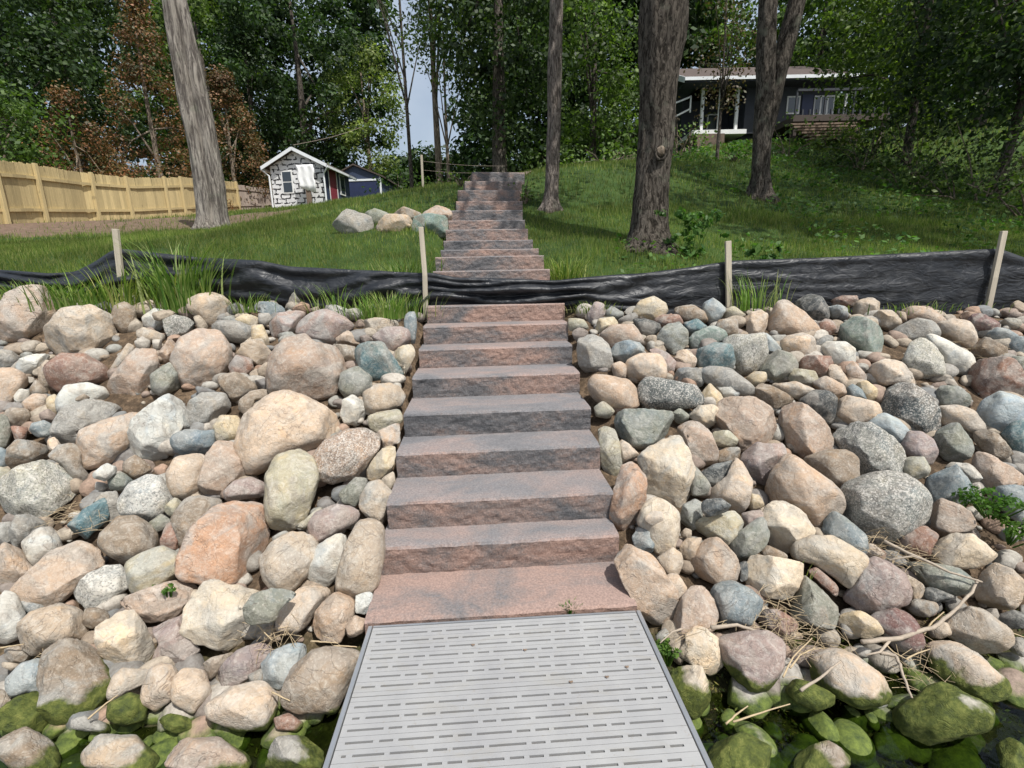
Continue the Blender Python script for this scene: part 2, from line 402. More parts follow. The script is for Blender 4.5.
def lawn(x, Y):
    x = np.asarray(x, float); Y = np.asarray(Y, float); sh = x.shape
    xx = x.ravel(); yy = Y.ravel(); out = np.zeros(len(xx))
    for s in range(0, len(xx), 20000):
        a = xx[s:s + 20000]; b = yy[s:s + 20000]
        d2 = (a[:, None] - CP[None, :, 0]) ** 2 + (b[:, None] - CP[None, :, 1]) ** 2
        out[s:s + 20000] = _phi(d2) @ _w[:_n] + _w[_n] + _w[_n + 1] * a + _w[_n + 2] * b
    return out.reshape(sh)
def ground(x, Y):
    x = np.asarray(x, float); Y = np.asarray(Y, float)
    t = smooth01((Y - 4.25) / .35)
    z = (bank(x, Y) - .13 + .045 * smooth01((Y - 2.6) / 1.2)) * (1 - t)
    xl = np.clip(x, -32, 32); Yl = np.clip(Y, 4.4, 62)
    z = z + lawn(xl, Yl) * t
    # the stairs sit in a shallow trench
    sx = np.interp(Y, STEP_Y, STEP_X); sz = np.interp(Y, STEP_Y, STEP_Z)
    near = (1 - smooth01((np.abs(x - sx) - .64) / .12)) * (Y < 11.1) * (Y > 1.8)
    z = np.where(near > 0, z * (1 - near) + np.minimum(z, sz - .22) * near, z)
    return z
def gz(x, Y): return float(ground(np.array([x]), np.array([Y]))[0])

def axis(parts):
    a = []
    for lo, hi, st in parts: a.append(np.arange(lo, hi, st))
    return np.concatenate(a + [np.array([parts[-1][1]])])
gx = axis([(-90, -30, 6), (-30, -12, 1.2), (-12, -5, .35), (-5, 5, .09), (5, 12, .35), (12, 30, 1.2), (30, 90, 6)])
gy = axis([(-60, -4, 4), (-4, 1, .35), (1, 5.2, .08), (5.2, 12, .18), (12, 30, .6), (30, 120, 5)])
X, Y = np.meshgrid(gx, gy); Z = ground(X, Y)
Z = np.where(Y < .9, np.minimum(Z, -.101 - (1.75 - Y) * .3), Z); Z = np.maximum(Z, -3.0)
for j in range(Z.shape[0]):
    for i in range(Z.shape[1]):
        if 1 < Y[j, i] < 30 and abs(X[j, i]) < 14:
            a = .035 if Y[j, i] < 4.6 else .02
            Z[j, i] += a * mnoise.noise(Vector((X[j, i] * 3, Y[j, i] * 3, 0))) + a * 1.0 * mnoise.noise(Vector((X[j, i] * .9, Y[j, i] * .9, 5)))
ny, nx = Z.shape
V = np.stack([X.ravel(), Y.ravel(), Z.ravel()], 1)
idx = np.arange(ny * nx).reshape(ny, nx)
loops = np.stack([idx[:-1, :-1], idx[:-1, 1:], idx[1:, 1:], idx[1:, :-1]], -1).reshape(-1)
me = np_mesh('ground', V, loops, 4)
# the wooden fence line, used for the strip of bare soil in front of it
FL = [at(u, v, Y_) for u, v, Y_ in ((-60, 226, 12.5), (0, 222, 14), (89, 220, 18), (178, 216, 22), (240, 211, 29), (272, 209, 30.5))]
def seg_dist(x, Y):
    best = np.full(x.shape, 1e9)
    for a, b in zip(FL[:-1], FL[1:]):
        ax, ay, bx, by = a[0], a[1], b[0], b[1]
        t = np.clip(((x - ax) * (bx - ax) + (Y - ay) * (by - ay)) / ((bx - ax) ** 2 + (by - ay) ** 2), 0, 1)
        best = np.minimum(best, np.hypot(x - ax - t * (bx - ax), Y - ay - t * (by - ay)))
    return best
def soil_mask(x, Y):
    d = seg_dist(x, Y)
    n = np.array([mnoise.noise(Vector((a * .8, b * .8, 3))) for a, b in zip(x.ravel(), Y.ravel())]).reshape(x.shape)
    s1 = smooth01((5.2 + n * 3.5 - d) / 1.0)
    d2 = np.hypot((x + 9.0) / 4.0, (Y - 12.0) / 2.2)
    s2 = smooth01((1.05 + n * .5 - d2) / .3)
    return np.maximum(s1, s2 * .9)
sm = soil_mask(X, Y)
at_ = me.attributes.new('soil', 'FLOAT', 'POINT'); at_.data.foreach_set('value', sm.ravel().astype(np.float32))
me.shade_smooth()
t = NT('ground'); at2 = t.n('ShaderNodeAttribute', attribute_name='soil'); geo = t.n('ShaderNodeNewGeometry'); p = geo.outputs['Position']
sp = t.n('ShaderNodeSeparateXYZ'); t.l(p, sp.inputs[0])
grassc = t.ramp(t.noise(2.2, p, 6, .7), [(.3, (.020, .038, .010)), (.55, (.04, .075, .016)), (.75, (.075, .105, .03))])
soilc = t.ramp(t.noise(6, p, 7, .75), [(.3, (.09, .062, .045)), (.55, (.17, .115, .08)), (.75, (.27, .21, .155))])
bankc = t.ramp(t.noise(14, p, 7, .8), [(.3, (.03, .022, .015)), (.5, (.10, .07, .045)), (.62, (.2, .14, .09)), (.75, (.32, .25, .17))])
c = t.mix(at2.outputs['Fac'], grassc, soilc)
c = t.mix(t.maprange(sp.outputs[1], 4.35, 4.7), bankc, c)
mud = t.ramp(t.noise(20, p, 6, .75), [(.3, (.016, .016, .008)), (.5, (.045, .045, .018)), (.68, (.11, .10, .045))])
c = t.mix(t.maprange(t.math('ADD', sp.outputs[2], t.math('MULTIPLY', t.noise(5, p), .12)), -.08, -.14), c, mud)
t.set(Base_Color=c, Roughness=.95, Normal=t.bump(t.noise(45, p, 6, .7), .8, .03)); t.b.inputs['Specular IOR Level'].default_value = .2
g = link_mesh('ground', me, t.m); tag(g, kind='structure')

# lake water
mw = MB(); mw.add([(-90, -60, -.262), (90, -60, -.262), (90, 2.0, -.262), (-90, 2.0, -.262)], [(0, 1, 2, 3)])
t = NT('lake_water'); p = t.coord('Object')
t.t.nodes.remove(t.b)
gl = t.n('ShaderNodeBsdfGlossy'); gl.inputs['Roughness'].default_value = .04
tr = t.n('ShaderNodeBsdfTransparent'); tr.inputs[0].default_value = (.42, .50, .30, 1)
fr = t.n('ShaderNodeFresnel'); fr.inputs[0].default_value = 1.33
bn = t.bump(t.noise(7, p, 3, .5), .25, .03); t.l(bn, gl.inputs['Normal']); t.l(bn, fr.inputs['Normal'])
mx = t.n('ShaderNodeMixShader'); t.l(fr.outputs[0], mx.inputs[0]); t.l(tr.outputs[0], mx.inputs[1]); t.l(gl.outputs[0], mx.inputs[2]); t.l(mx.outputs[0], t.out.inputs[0])
w = mw.build('lake_water', t.m); tag(w, kind='structure')

# ------------------------------------------------------------------ stone steps
def rough_block(name, x0, x1, y0, y1, z0, z1, sd, fronts=True):
    """block with a split-face front: dense front/edges, displaced"""
    nx, nz, nyy = 110, 14, 8
    xs = np.linspace(x0, x1, nx); zs = np.linspace(z0, z1, nz); ys = np.linspace(y0, y1, nyy)
    mb = MB()
    def disp(p):
        x, y, z = p
        fz = (z - z0) / (z1 - z0); out = [x, y, z]
        if y < y0 + 1e-6:
            q = Vector((x * 9, z * 14, sd * 3.7)); q2 = Vector((x * 26, z * 34, sd * 5.1))
            k = mnoise.noise(q) * .006 + mnoise.noise(q2) * .007
            edge = min(1, (1 - fz) * 6) * min(1, fz * 6 + .2)
            out[1] = y + k * (.35 + .65 * edge) + (.012 if fz > .999 else 0) + (.006 if fz < .001 else 0)
            if fz > .999: out[2] -= .002 + .005 * abs(mnoise.noise(Vector((x * 30, sd, 1))))
        if x < x0 + 1e-6 or x > x1 - 1e-6:
            q = Vector((y * 15, z * 20, sd * 2.3 + x)); sgn = 1 if x < x0 + 1e-6 else -1
            out[0] += sgn * (.002 + abs(mnoise.noise(q)) * .005)
        return out
    def grid(P, n, m):
        mb.add([disp(q) for q in P], [(j * n + i, j * n + i + 1, (j + 1) * n + i + 1, (j + 1) * n + i) for j in range(m - 1) for i in range(n - 1)])
    grid([(x, y0, z) for z in zs for x in xs], nx, nz)
    grid([(x, y, z1) for y in ys for x in xs], nx, nyy)
    grid([(x0, y, z) for z in zs for y in ys[::-1]], nyy, nz)
    grid([(x1, y, z) for z in zs for y in ys], nyy, nz)
    grid([(x, y1, z) for z in zs for x in xs[::-1]], nx, nz)
    me = bpy.data.meshes.new(name); me.from_pydata(mb.v, [], mb.f)
    import bmesh
    bm = bmesh.new(); bm.from_mesh(me); bmesh.ops.remove_doubles(bm, verts=bm.verts, dist=.0006); bmesh.ops.recalc_face_normals(bm, faces=bm.faces); bm.to_mesh(me); bm.free()
    return link_mesh(name, me, M['step'])
ordn = ['lowest', 'second', 'third', 'fourth', 'fifth', 'sixth', 'seventh', 'eighth', 'ninth', 'tenth', 'eleventh', 'twelfth', 'thirteenth', 'fourteenth', 'fifteenth', 'sixteenth', 'seventeenth', 'eighteenth', 'nineteenth', 'twentieth', 'topmost']
slook = ['dusky pink slab with no riser showing', 'pink-fronted', 'grey and rust', 'charcoal-fronted', 'mottled charcoal and rust', 'pinkish grey', 'rusty brown', 'worn brownish-red', 'narrow reddish',
         'half-hidden', 'half-hidden', 'long brownish', 'brown and grey', 'dark-edged', 'rust-coloured', 'brown', 'dark grey', 'shadowed brown', 'shadowed dark', 'dim reddish', 'dark grey']
bias = [.15, .07, -.06, -.06, -.05, .0, .07, .09, .09, 0, 0, .08, .03, -.03, .08, .07, -.05, .03, -.03, .07, -.05]
YAW = math.radians(3.69)
for i in range(21):
    yb = (STEP_Y[i + 1] - STEP_Y[i] + .10) if i < 20 else .7
    zh = .152 if i == 0 else max(.15, STEP_Z[i] - STEP_Z[i - 1]) + .012
    wd = .615 if i < 9 else .60 - .004 * (i - 9)
    o = rough_block('stone_step', -wd, wd, 0, yb, -zh, 0, i + 3)
    yaw = YAW if i < 12 else YAW + math.radians(.5 * (i - 11))
    o.location = (STEP_X[i], STEP_Y[i], STEP_Z[i]); o.rotation_euler = (0, 0, yaw)
    o.color = (bias[i] + (.03 if i > 4 else .015), .75 if i == 0 else .35 if i > 5 else .15, 0, 1)
    if i == 0: lb = 'dusky pink concrete slab at the foot of the stairs, directly above the grey dock'
    elif i < 9: lb = f'{slook[i]} concrete block step, {ordn[i]} from the dock, between the two rock banks'
    elif i == 9: lb = 'block step behind the black sheet, lower of the two the sheet half hides'
    elif i == 10: lb = 'block step of which only a sliver shows above the black sheet'
    else: lb = f'{slook[i]} block step on the grassy slope, {["first","second","third","fourth","fifth","sixth","seventh","eighth","ninth","topmost"][i-11]} above the black sheet'
    tag(o, lb, 'step', 'stone block steps climbing from the dock')
# trodden path leaving the top of the stairs
pm = MB(); zt = STEP_Z[20]
pts = [(STEP_X[20] + .05, 11.42), (.1, 12.6), (.3, 14.2), (.45, 16.5), (.5, 20)]
vv = []; 
for x, y in pts: vv += [(x - .5, y, gz(x - .5, y) + .03), (x + .5, y, gz(x + .5, y) + .03)]
pm.add(vv, [(2 * i, 2 * i + 1, 2 * i + 3, 2 * i + 2) for i in range(len(pts) - 1)])
tag(pm.build('path', M['soilpile']), kind='structure')

# ------------------------------------------------------------------ dock
dock = empty('boat_dock', (0, 0, 0))
tag(dock, 'light grey slotted plastic dock section with metal side rails at the foot of the stairs', 'dock')
DL = at(369, 626, 1.0); DR = at(639.5, 610, 1.0)
def on_z(u, v, z):
    d = ray(u, v); return d * ((z - H) / d[2]) + CAM
zd = .0
a = on_z(368.5, 626.5, zd); b = on_z(640, 610.5, zd); yawd = math.atan2(b[1] - a[1], b[0] - a[0])
wd = math.hypot(b[0] - a[0], b[1] - a[1]); mid = (a + b) / 2
DT = Matrix.Translation(Vector((mid[0], mid[1], zd))) @ Matrix.Rotation(yawd, 4, 'Z')
pitch_ = .0445; hw = wd / 2 - .022
def rowspec(k):
    k = k % 7
    return [('s', .0), ('m', .1), ('l', .0), ('m', .23), ('l', .08), ('m', .05), ('l', .15)][k]
row = 0; yy = -.012
for pnl in range(9):
    mb = MB(); top = 0; th = .04
    for r in range(8):
        y1 = yy; y0 = yy - pitch_ + .0085
        mb.box(-hw, hw, y0, (y0 + y1) / 2 - .0007, -th, 0); mb.box(-hw, hw, (y0 + y1) / 2 + .0007, y1, -th, 0)
        if r < 7:
            kind, off = rowspec(row); ys0, ys1 = y0 - .0085, y0
            # solid pieces between the slots
            x = -hw; segs = []
            xx = -hw + .02 + off * .5; ends = [(-hw, xx)] if off == 0 else [(-hw, -hw + .025), (xx - .02, xx)]
            pat = {'s': [.10, .10, .045], 'l': [.12, .045, .10], 'm': [.045, .045, .115]}[kind]; k = row
            while True:
                L = pat[k % len(pat)]; k += 1
                if xx + L > hw - .02:
                    if hw - .025 - xx > .03: segs.append((xx, hw - .025)); ends.append((hw - .025, hw)); xx = hw
                    break
                nx_ = xx + L; gap = .017
                segs.append((xx, nx_)); ends.append((nx_, nx_ + gap)); xx = nx_ + gap
            if xx < hw: ends.append((xx, hw))
            for s0, s1 in ends:
                if s1 > s0: mb.box(s0, min(s1, hw), ys0, ys1, -th, -.0005)
            row += 1
        yy -= pitch_
    yy += .0085 - .0035
    o = mb.build('deck_panel', M['dock'], dock)
    o.matrix_world = DT
L = -yy
for sx in (-1, 1):
    mb = MB(); x = sx * (wd / 2)
    mb.box(min(x, x - sx * .018), max(x, x - sx * .018), -L, 0.0, -.13, .004)
    mb.box(min(x, x + sx * .012), max(x, x + sx * .012), -L, 0.0, -.125, -.10)
    o = mb.build('side_rail', M['alu'], dock, bevel=.003); o.matrix_world = DT
mb = MB(); mb.box(-hw, hw, -.010, .0, -.12, .002)
for k in range(6): mb.box(-hw, hw, -.35 - k * .6 - .03, -.35 - k * .6, -.12, -.03)
o = mb.build('cross_frame', M['alu'], dock); o.matrix_world = DT
for k in range(2):
    for sx in (-1, 1):
        mb = MB(); mb.tube([(sx * (wd / 2 + .04), -1.9 - k * 1.2, -1.2), (sx * (wd / 2 + .04), -1.9 - k * 1.2, .12)], .024, 12)
        o = mb.build('leg', M['alu'], dock, smooth=True); o.matrix_world = DT

# ------------------------------------------------------------------ rocks
PAL = dict(t=(198, 178, 152), P=(210, 188, 162), p=(188, 164, 143), o=(198, 170, 142), O=(200, 158, 126), w=(214, 216, 208), W=(220, 203, 174),
           y=(214, 194, 152), Y=(184, 178, 148), g=(152, 152, 147), G=(136, 142, 130), b=(128, 146, 154), B=(168, 184, 190), T=(92, 130, 138),
           E=(128, 150, 142), d=(78, 84, 86), K=(104, 114, 114), s=(158, 160, 150), S=(190, 188, 170), q=(178, 154, 134), m=(168, 148, 142),
           r=(158, 118, 98), R=(138, 102, 98), v=(156, 138, 115), M=(92, 118, 40))
CNAME = dict(t='tan', P='pale pink', p='pinkish-tan', o='orange-tan', O='orange', w='off-white', W='cream', y='pale yellow', Y='yellowish-grey', g='grey',
             G='greenish-grey', b='blue-grey', B='pale blue', T='teal', E='teal', d='dark grey', K='dark speckled', s='light grey', S='pale grey', q='brownish-pink',
             m='mauve', r='reddish-brown', R='dark red', v='brown', M='green algae-covered')
ROCKS = """
@A 0 280 5.12
p ;big grey-pink corner boulder;-30,200 0,130 60,65 150,45 235,50 290,130 300,190 240,250 235,330 130,380 60,385 0,345 -40,300
t a;flat-topped tan boulder;240,250 330,155 470,140 560,190 600,250 650,290 600,370 510,415 440,395 290,380 245,330
r;;370,125 450,105 485,120 480,145 400,145
d;;490,130 540,115 590,135 580,170 540,185 500,150
v;;590,140 640,118 690,150 695,220 690,290 640,290 575,200
d;;660,95 700,65 740,90 700,130 665,125
t;;695,130 760,105 850,125 870,150 800,165 720,190 685,165
w;;730,180 790,150 870,160 880,190 835,215 830,250 780,260 735,230
d 1;black shiny slab;785,165 870,155 905,175 830,200 795,205
t;;705,265 740,245 840,285 840,320 760,315 710,290
d;;695,315 730,295 765,315 760,350 705,350
s a;;835,205 900,185 985,205 1005,260 950,295 870,295
t;;910,155 950,140 1000,165 990,205 940,190
p;;810,385 870,300 905,330 890,400 850,430 815,420
p;;785,310 835,310 815,375 790,355
p;wide pink boulder under the grass;890,400 930,310 1024,268 1120,275 1180,350 1175,440 1120,515 1020,550 940,540 900,470
q a;knobbly speckled boulder;540,560 590,480 640,420 690,360 790,360 805,430 780,520 770,590 700,635 600,610 545,590
t;;560,460 660,320 690,340 640,420 580,490
G;;775,490 870,428 915,480 925,545 830,590 785,560
w;;85,440 110,405 180,385 250,385 260,400 200,440 185,500 130,490
g;;-25,400 0,360 60,370 100,400 85,450 0,458
o;orange boulder at the left frame edge;-40,560 0,460 60,455 130,490 150,540 100,560 60,640 20,680 -20,690
t;;190,460 240,410 290,420 260,480 310,570 250,585 200,530
r;long rust-brown boulder;245,440 320,385 430,390 510,430 565,480 550,530 450,540 320,565 270,530 250,480
v;;155,560 190,510 240,570 230,595 170,595
w;;70,585 100,562 155,570 160,600 110,635 75,610
o;;120,630 170,590 235,590 245,650 190,685 130,660
v;;20,690 50,662 130,662 158,690 130,735 60,745 25,720
y;;240,610 280,590 300,610 310,690 280,690 245,650
w;;300,610 340,545 440,530 530,555 555,610 440,625 390,640 310,690
b 1;;390,605 430,588 465,605 430,620 395,618
g a;jagged blue-grey slab;276,794 280,740 330,660 440,620 560,625 675,655 660,680 570,700 500,740 415,775 404,835 343,835
b;;155,775 170,740 225,725 270,745 275,800 200,800
g;;205,690 245,665 285,690 270,725 225,728
G;;-25,780 0,695 35,710 55,780 40,840 0,870
r;;56,753 138,758 128,809 92,832
@X 0 0 1
o;ochre boulder beside the white oval;79,448 83,432 101,424 133,412 141,419 130,444 112,461 94,467 81,462
w;big white oval boulder;130,437 135,421 155,403 173,390 186,391 190,403 184,419 175,437 173,457 157,464 142,460 133,451
b;;405,322 407,314 415,313 416,325 414,345 407,340
g;;184,417 191,403 202,394 225,393 234,400 225,416 202,431 186,430
b;;173,438 186,431 202,432 218,429 217,442 202,453 182,453 174,446
y;cream cube-like cobble;215,426 221,417 236,417 242,424 236,438 218,441
y a;;390,353 413,343 414,355 405,373 405,388 400,366
T a;teal block;352,352 362,344 383,344 395,362 402,372 399,385 378,382 362,370
P big;pale pink heart-shaped boulder;240,448 249,415 270,399 285,393 303,397 328,410 343,420 343,430 326,444 310,457 297,451 276,460 265,471 249,473 246,464 245,448
@B 200 280 5.12
t;;-62,100 0,78 60,75 110,90 158,130 130,195 60,250 20,245 0,190 -40,160
v;;-30,190 0,185 35,235 30,262 0,264
d;;145,140 190,120 230,145 220,170 180,190 150,180
b;;265,150 300,112 380,120 440,150 420,178 375,195 320,165
g;;115,195 170,185 180,205 140,218
y;;175,205 230,177 290,195 300,225 265,248 200,225
b;;305,175 350,175 365,200 330,240 305,215
g t;;70,230 120,210 200,220 260,245 270,290 230,325 150,305 90,275
y;;270,240 320,235 350,310 345,345 290,320 270,310
t a;;190,380 250,310 320,320 380,385 370,405 300,432 230,400
m;mauve oval by the fence foot;340,230 410,170 490,155 545,170 540,195 500,240 470,280 400,325 360,300
g;;440,120 480,68 520,85 535,118 480,135 450,155
G;;470,150 520,118 555,130 560,168 530,170
g;;570,150 600,138 615,160 590,168
m;grey-mauve boulder above the big one;505,240 560,180 640,158 740,200 785,240 740,275 700,335 600,335 550,290 510,280
s a;;635,135 690,128 800,175 800,225 780,240 740,200 650,165
o a;;700,300 760,262 825,320 800,345 720,330
v;;680,330 790,345 800,380 800,430 750,440 700,375
t;;840,210 900,198 1015,210 1020,245 900,260 870,278 835,240
m;;890,290 950,250 1024,245 1060,260 1070,300 1040,340 980,372 930,330
t;;820,290 860,285 885,320 840,330
G;;715,540 730,480 800,445 870,500 870,550 840,600 750,600
q;central brown-pink boulder;360,480 380,400 440,320 545,290 580,330 680,350 720,400 745,450 700,540 700,590 600,615 450,590 370,580
t;;380,345 410,325 405,375
r;;155,440 190,390 260,410 270,460 220,495 165,480
g;;300,460 340,425 370,425 370,490 310,492
G;;255,480 290,455 305,470 280,510
G;;275,520 370,500 370,550 310,558
v;;205,620 260,575 340,560 370,600 280,610 270,660 240,690 205,650
v;;100,500 190,480 260,515 290,560 180,625 120,560
v;;-20,545 80,570 70,585 0,592
b;;270,640 300,605 350,605 290,665
t;;845,580 900,545 960,535 1024,555 1045,600 1024,640 950,670 880,685 850,640
@Y 200 390 4.452
w;;640,50 680,28 730,60 745,110 720,155 650,150 630,110
Y;;755,120 800,98 890,80 895,140 790,185 765,170
o;;790,190 890,140 885,230 850,245 800,270
y a;;730,375 790,290 840,235 868,250 865,320 830,380 760,408
p s;granite boulder by the steps;500,320 560,240 650,185 730,180 790,210 790,260 740,330 690,380 590,405 540,385
v;;810,400 860,365 865,410 845,448
G;;625,465 690,395 740,400 725,450 690,518 645,500
t;;720,480 750,420 800,410 850,460 840,550 820,598 760,565 715,520
Y;greenish-yellow boulder;295,390 340,310 430,272 500,310 522,380 500,470 470,560 420,608 330,600 305,560 305,450
m;;115,455 160,410 220,393 280,410 292,465 220,475 130,497
p a;;5,420 30,300 60,245 130,228 190,260 210,370 130,445 110,490 30,475
m;;490,600 520,550 600,515 680,520 708,560 650,612 560,665 520,680
Y;;410,610 470,580 520,525 560,522 500,575 480,612
@D 200 430 5.12
t;long upright boulder beside the steps;720,730 750,580 810,480 870,460 930,490 935,600 915,770 860,850 780,850 715,810
w;;550,700 600,600 690,530 740,550 745,630 700,745 670,805 600,810 555,755
t;;320,670 370,590 450,540 520,530 590,570 595,640 550,740 480,815 400,820 345,765
G;;375,550 430,515 460,520 400,572 375,577
O a big;giant orange slab boulder;-85,690 -30,520 60,420 150,370 280,335 340,350 345,430 375,520 370,600 330,655 310,710 270,745 130,780 90,795 40,775 -60,760
@C 0 430 5.12
v;;885,460 950,360 1030,345 1130,350 1110,400 1040,480 980,560 940,610 915,540
r a;;830,560 850,490 890,465 930,560 920,600 830,602
Y;;845,400 890,350 945,360 885,445 850,430
G;;765,485 820,435 872,460 850,500 800,525
r;;790,195 830,175 862,190 850,240 800,220
P;;860,230 900,150 980,125 1040,130 1060,200 1020,320 940,347 890,332 870,280
w s;white oval speckled boulder;620,370 660,300 740,240 820,235 870,290 882,350 830,430 750,472 680,460 630,420
v big;smooth brown egg-shaped boulder;522,560 600,460 680,445 770,490 822,560 810,600 720,640 660,682 580,640 528,600
v;;640,170 690,135 760,180 770,205 690,245 640,215
G;;555,250 620,220 680,260 640,305 570,302
w 1;small bright white cobble;482,225 540,175 590,190 595,210 540,257 490,245
t;;495,270 560,280 540,312 490,302
g a;;470,380 520,330 600,308 600,390 640,440 570,482 540,400
T a;upright teal and rust stone;350,500 420,420 520,343 545,400 553,450 480,520 450,560 380,540
v;;250,150 300,90 370,75 410,110 415,180 472,240 430,292 380,250 310,170
P;;240,60 275,35 322,90 290,122 250,92
v a;;45,110 80,60 160,60 240,75 272,110 220,150 110,190 70,210 40,180
b;;-20,100 0,95 40,110 42,185 0,190 -25,150
Y;;-25,200 0,195 60,205 70,230 0,262 -20,240
S s a big;huge pale granite boulder;-40,340 0,260 100,200 220,155 320,180 410,220 412,290 350,350 230,452 130,430 60,462 0,475 -40,440
g;;-25,490 0,480 50,470 62,560 0,582 -25,540
g;;60,500 80,450 150,435 250,460 268,498 180,515 120,605 80,592 62,550
w;;120,590 180,520 250,500 300,560 322,602 260,655 200,705 150,655
o;;-30,680 0,590 80,600 150,640 177,690 130,752 60,812 0,822 -30,780
o a;peach-coloured cracked slab;150,760 250,640 370,558 440,570 517,620 512,680 430,762 350,852 240,905 180,902 90,882 85,850
Y;;657,700 720,643 820,600 890,622 947,690 940,725 800,812 730,847 690,827
@E 0 575 5.12
w s;pale speckled spindle-shaped boulder;355,120 450,10 520,-40 600,-60 657,-10 655,40 600,100 540,150 470,172 390,160
p a;;575,190 700,110 850,35 960,0 1012,60 940,135 900,205 750,252 690,225 640,185
m a;;760,280 870,220 940,205 945,300 1024,362 900,462 780,472 825,360
W;cream-white five-sided boulder;495,290 570,200 650,178 700,220 760,290 817,370 790,420 720,467 600,482 530,420 500,350
t;;108,290 160,220 280,153 370,155 442,200 442,260 400,330 270,372 200,417 140,380
w;;-30,200 0,90 70,110 122,200 112,300 50,340 0,352 -25,300
g;;105,145 220,140 242,165 170,200 115,175
v;;430,180 540,165 562,200 480,272 435,260
v;;10,400 80,368 130,380 172,412 80,447 20,440
W;;15,455 110,447 60,482 20,477
B;;43,550 100,470 180,423 230,430 235,590 150,590 80,632 50,590
v big;big squarish tan boulder with mossy foot;205,430 270,355 390,323 470,350 525,420 582,490 575,580 510,690 320,760 250,730 240,640 210,560
t;;580,540 620,490 762,470 762,520 655,600 580,660 570,610
P;;740,590 760,500 800,458 870,460 907,515 900,600 820,690 745,660
P;;883,570 920,500 980,485 1030,490 1075,580 1045,640 1000,697 900,652
M;;0,735 60,655 150,592 220,595 255,690 270,760 150,810 10,810
v;;-25,600 0,588 62,640 0,692 -25,680
M;;560,680 650,610 745,620 745,720 650,770 570,750
g;;370,760 430,733 550,747 562,792 380,802
M;;790,770 860,718 950,720 1000,765 900,805
@F 200 575 5.12
W a big;large cream boulder split into facets;-70,200 0,60 50,28 120,50 250,58 300,60 365,80 260,160 250,220 305,280 240,342 160,372 0,347 -70,312
G 1;;230,185 270,110 360,73 440,68 485,85 400,172 390,222 290,252 245,242
m a;grey-mauve layered slab;60,540 180,400 280,343 360,350 362,400 300,472 200,562 150,587
v;;10,470 60,430 160,388 185,400 60,545
B a;pale blue wedge stone;310,462 350,410 450,350 557,333 550,380 482,472 430,572 400,582 330,542
v big;big brown block beside the dock;447,600 480,500 560,400 640,375 780,378 812,400 762,522 702,680 520,697 460,667
P;pinkish egg-shaped boulder;395,230 420,150 500,80 590,38 660,50 677,80 600,172 552,252 480,307 420,292
o;terracotta egg-shaped boulder;558,260 620,150 700,73 750,48 797,90 792,180 742,292 720,337 590,332
w;;800,110 870,88 897,115 862,197 805,192
o;;753,270 790,213 862,235 830,292 770,322
P big;;40,700 160,590 290,538 377,590 382,660 345,770 200,790 85,750
r;;385,745 450,712 522,752 500,792 400,792
v;;290,320 370,248 400,290 422,322 350,342
v;;250,520 310,480 332,542 270,562
@G 570 290 6.4
m;small mauve cone by the fence foot;120,150 160,85 210,93 217,150 150,237 123,200
b;;215,150 270,110 337,150 320,182 260,177
Y;;-5,185 80,193 122,250 60,245 0,262
T;;20,270 60,238 112,270 90,302 50,335 28,300
y;;148,240 190,183 270,173 322,215 280,240 200,295 150,270
t;;313,190 410,148 432,170 390,225 330,225
y;cream boulder touching the black fence;410,150 450,80 530,48 600,90 617,130 550,195 480,195 430,170
r;;543,190 600,163 690,163 717,215 620,245 560,220
v;;670,120 780,103 852,140 877,200 790,205 730,195 690,165
B;;853,100 910,58 992,120 962,170 900,227 868,170
d;;408,190 480,193 560,215 577,250 520,297 450,287 430,242
p;;200,290 270,233 400,228 442,280 462,352 380,342 300,355 260,382 220,315
g big;tall smooth grey boulder beside the steps;48,380 60,310 120,283 200,300 242,350 267,480 262,540 220,557 100,532 60,470
b;;263,400 300,348 370,328 440,343 477,380 420,422 370,472 300,477 268,450
G;;470,330 500,298 547,295 552,350 500,372
G;grey-green cone-shaped boulder;553,310 620,225 690,208 747,270 747,340 700,392 640,412 568,360
T;;733,215 810,193 872,235 850,262 780,292 750,262
E;green-striped slab;753,330 800,280 920,228 980,250 1002,300 900,352 800,402 758,370
T;teal oval boulder;798,440 830,385 920,348 1024,358 1042,450 1024,502 880,507 818,480
m;;480,390 540,363 610,400 672,460 652,530 600,572 600,470 580,420
P;pink oval boulder with grey rim;353,500 380,450 450,418 560,418 607,480 602,562 480,577 378,562
o;;273,480 320,463 357,490 352,562 290,557 278,520
P;;673,460 690,400 750,383 802,440 792,492 720,507 680,492
o big;orange oval boulder next to the fourth step;128,610 160,548 250,558 360,578 442,660 422,740 330,757 240,742 138,680
K s big;black and white speckled boulder;438,690 460,610 500,568 640,583 780,618 842,680 822,732 700,752 660,770 540,770 450,722
g;;648,550 700,503 830,508 862,580 830,622 740,605 650,585
@X 0 0 1
g;;699,372 712,367 730,370 746,382 755,390 746,395 735,393 715,386 705,382
y;;701,394 710,384 719,393 725,403 715,407 704,404
w;;715,385 726,377 738,379 741,392 733,399 721,397
@H 720 290 6.4
Y;;35,130 90,110 157,160 100,195 30,185
v;;-20,230 0,198 100,188 112,280 40,298 0,275
P a;;155,170 260,128 302,160 297,230 270,292 170,292 178,220
o big;pink triangular boulder against the fence;313,250 340,140 380,90 430,83 520,140 627,240 622,290 590,312 540,288 320,292
d big;;470,95 570,38 640,53 682,110 692,170 640,217 600,222 540,150
r;;688,75 780,43 870,38 882,80 840,112 740,102
t a;;828,120 900,68 970,43 1022,80 1026,120 960,192 860,167
B;small pale blue oval cobble;683,120 750,103 822,115 827,160 770,192 700,172
r;;628,230 670,193 722,205 742,250 700,292 640,292
E big;large teal-and-cream boulder;723,325 770,218 840,168 930,193 1040,240 1092,300 1062,372 1000,442 890,492 858,420 848,370 780,337
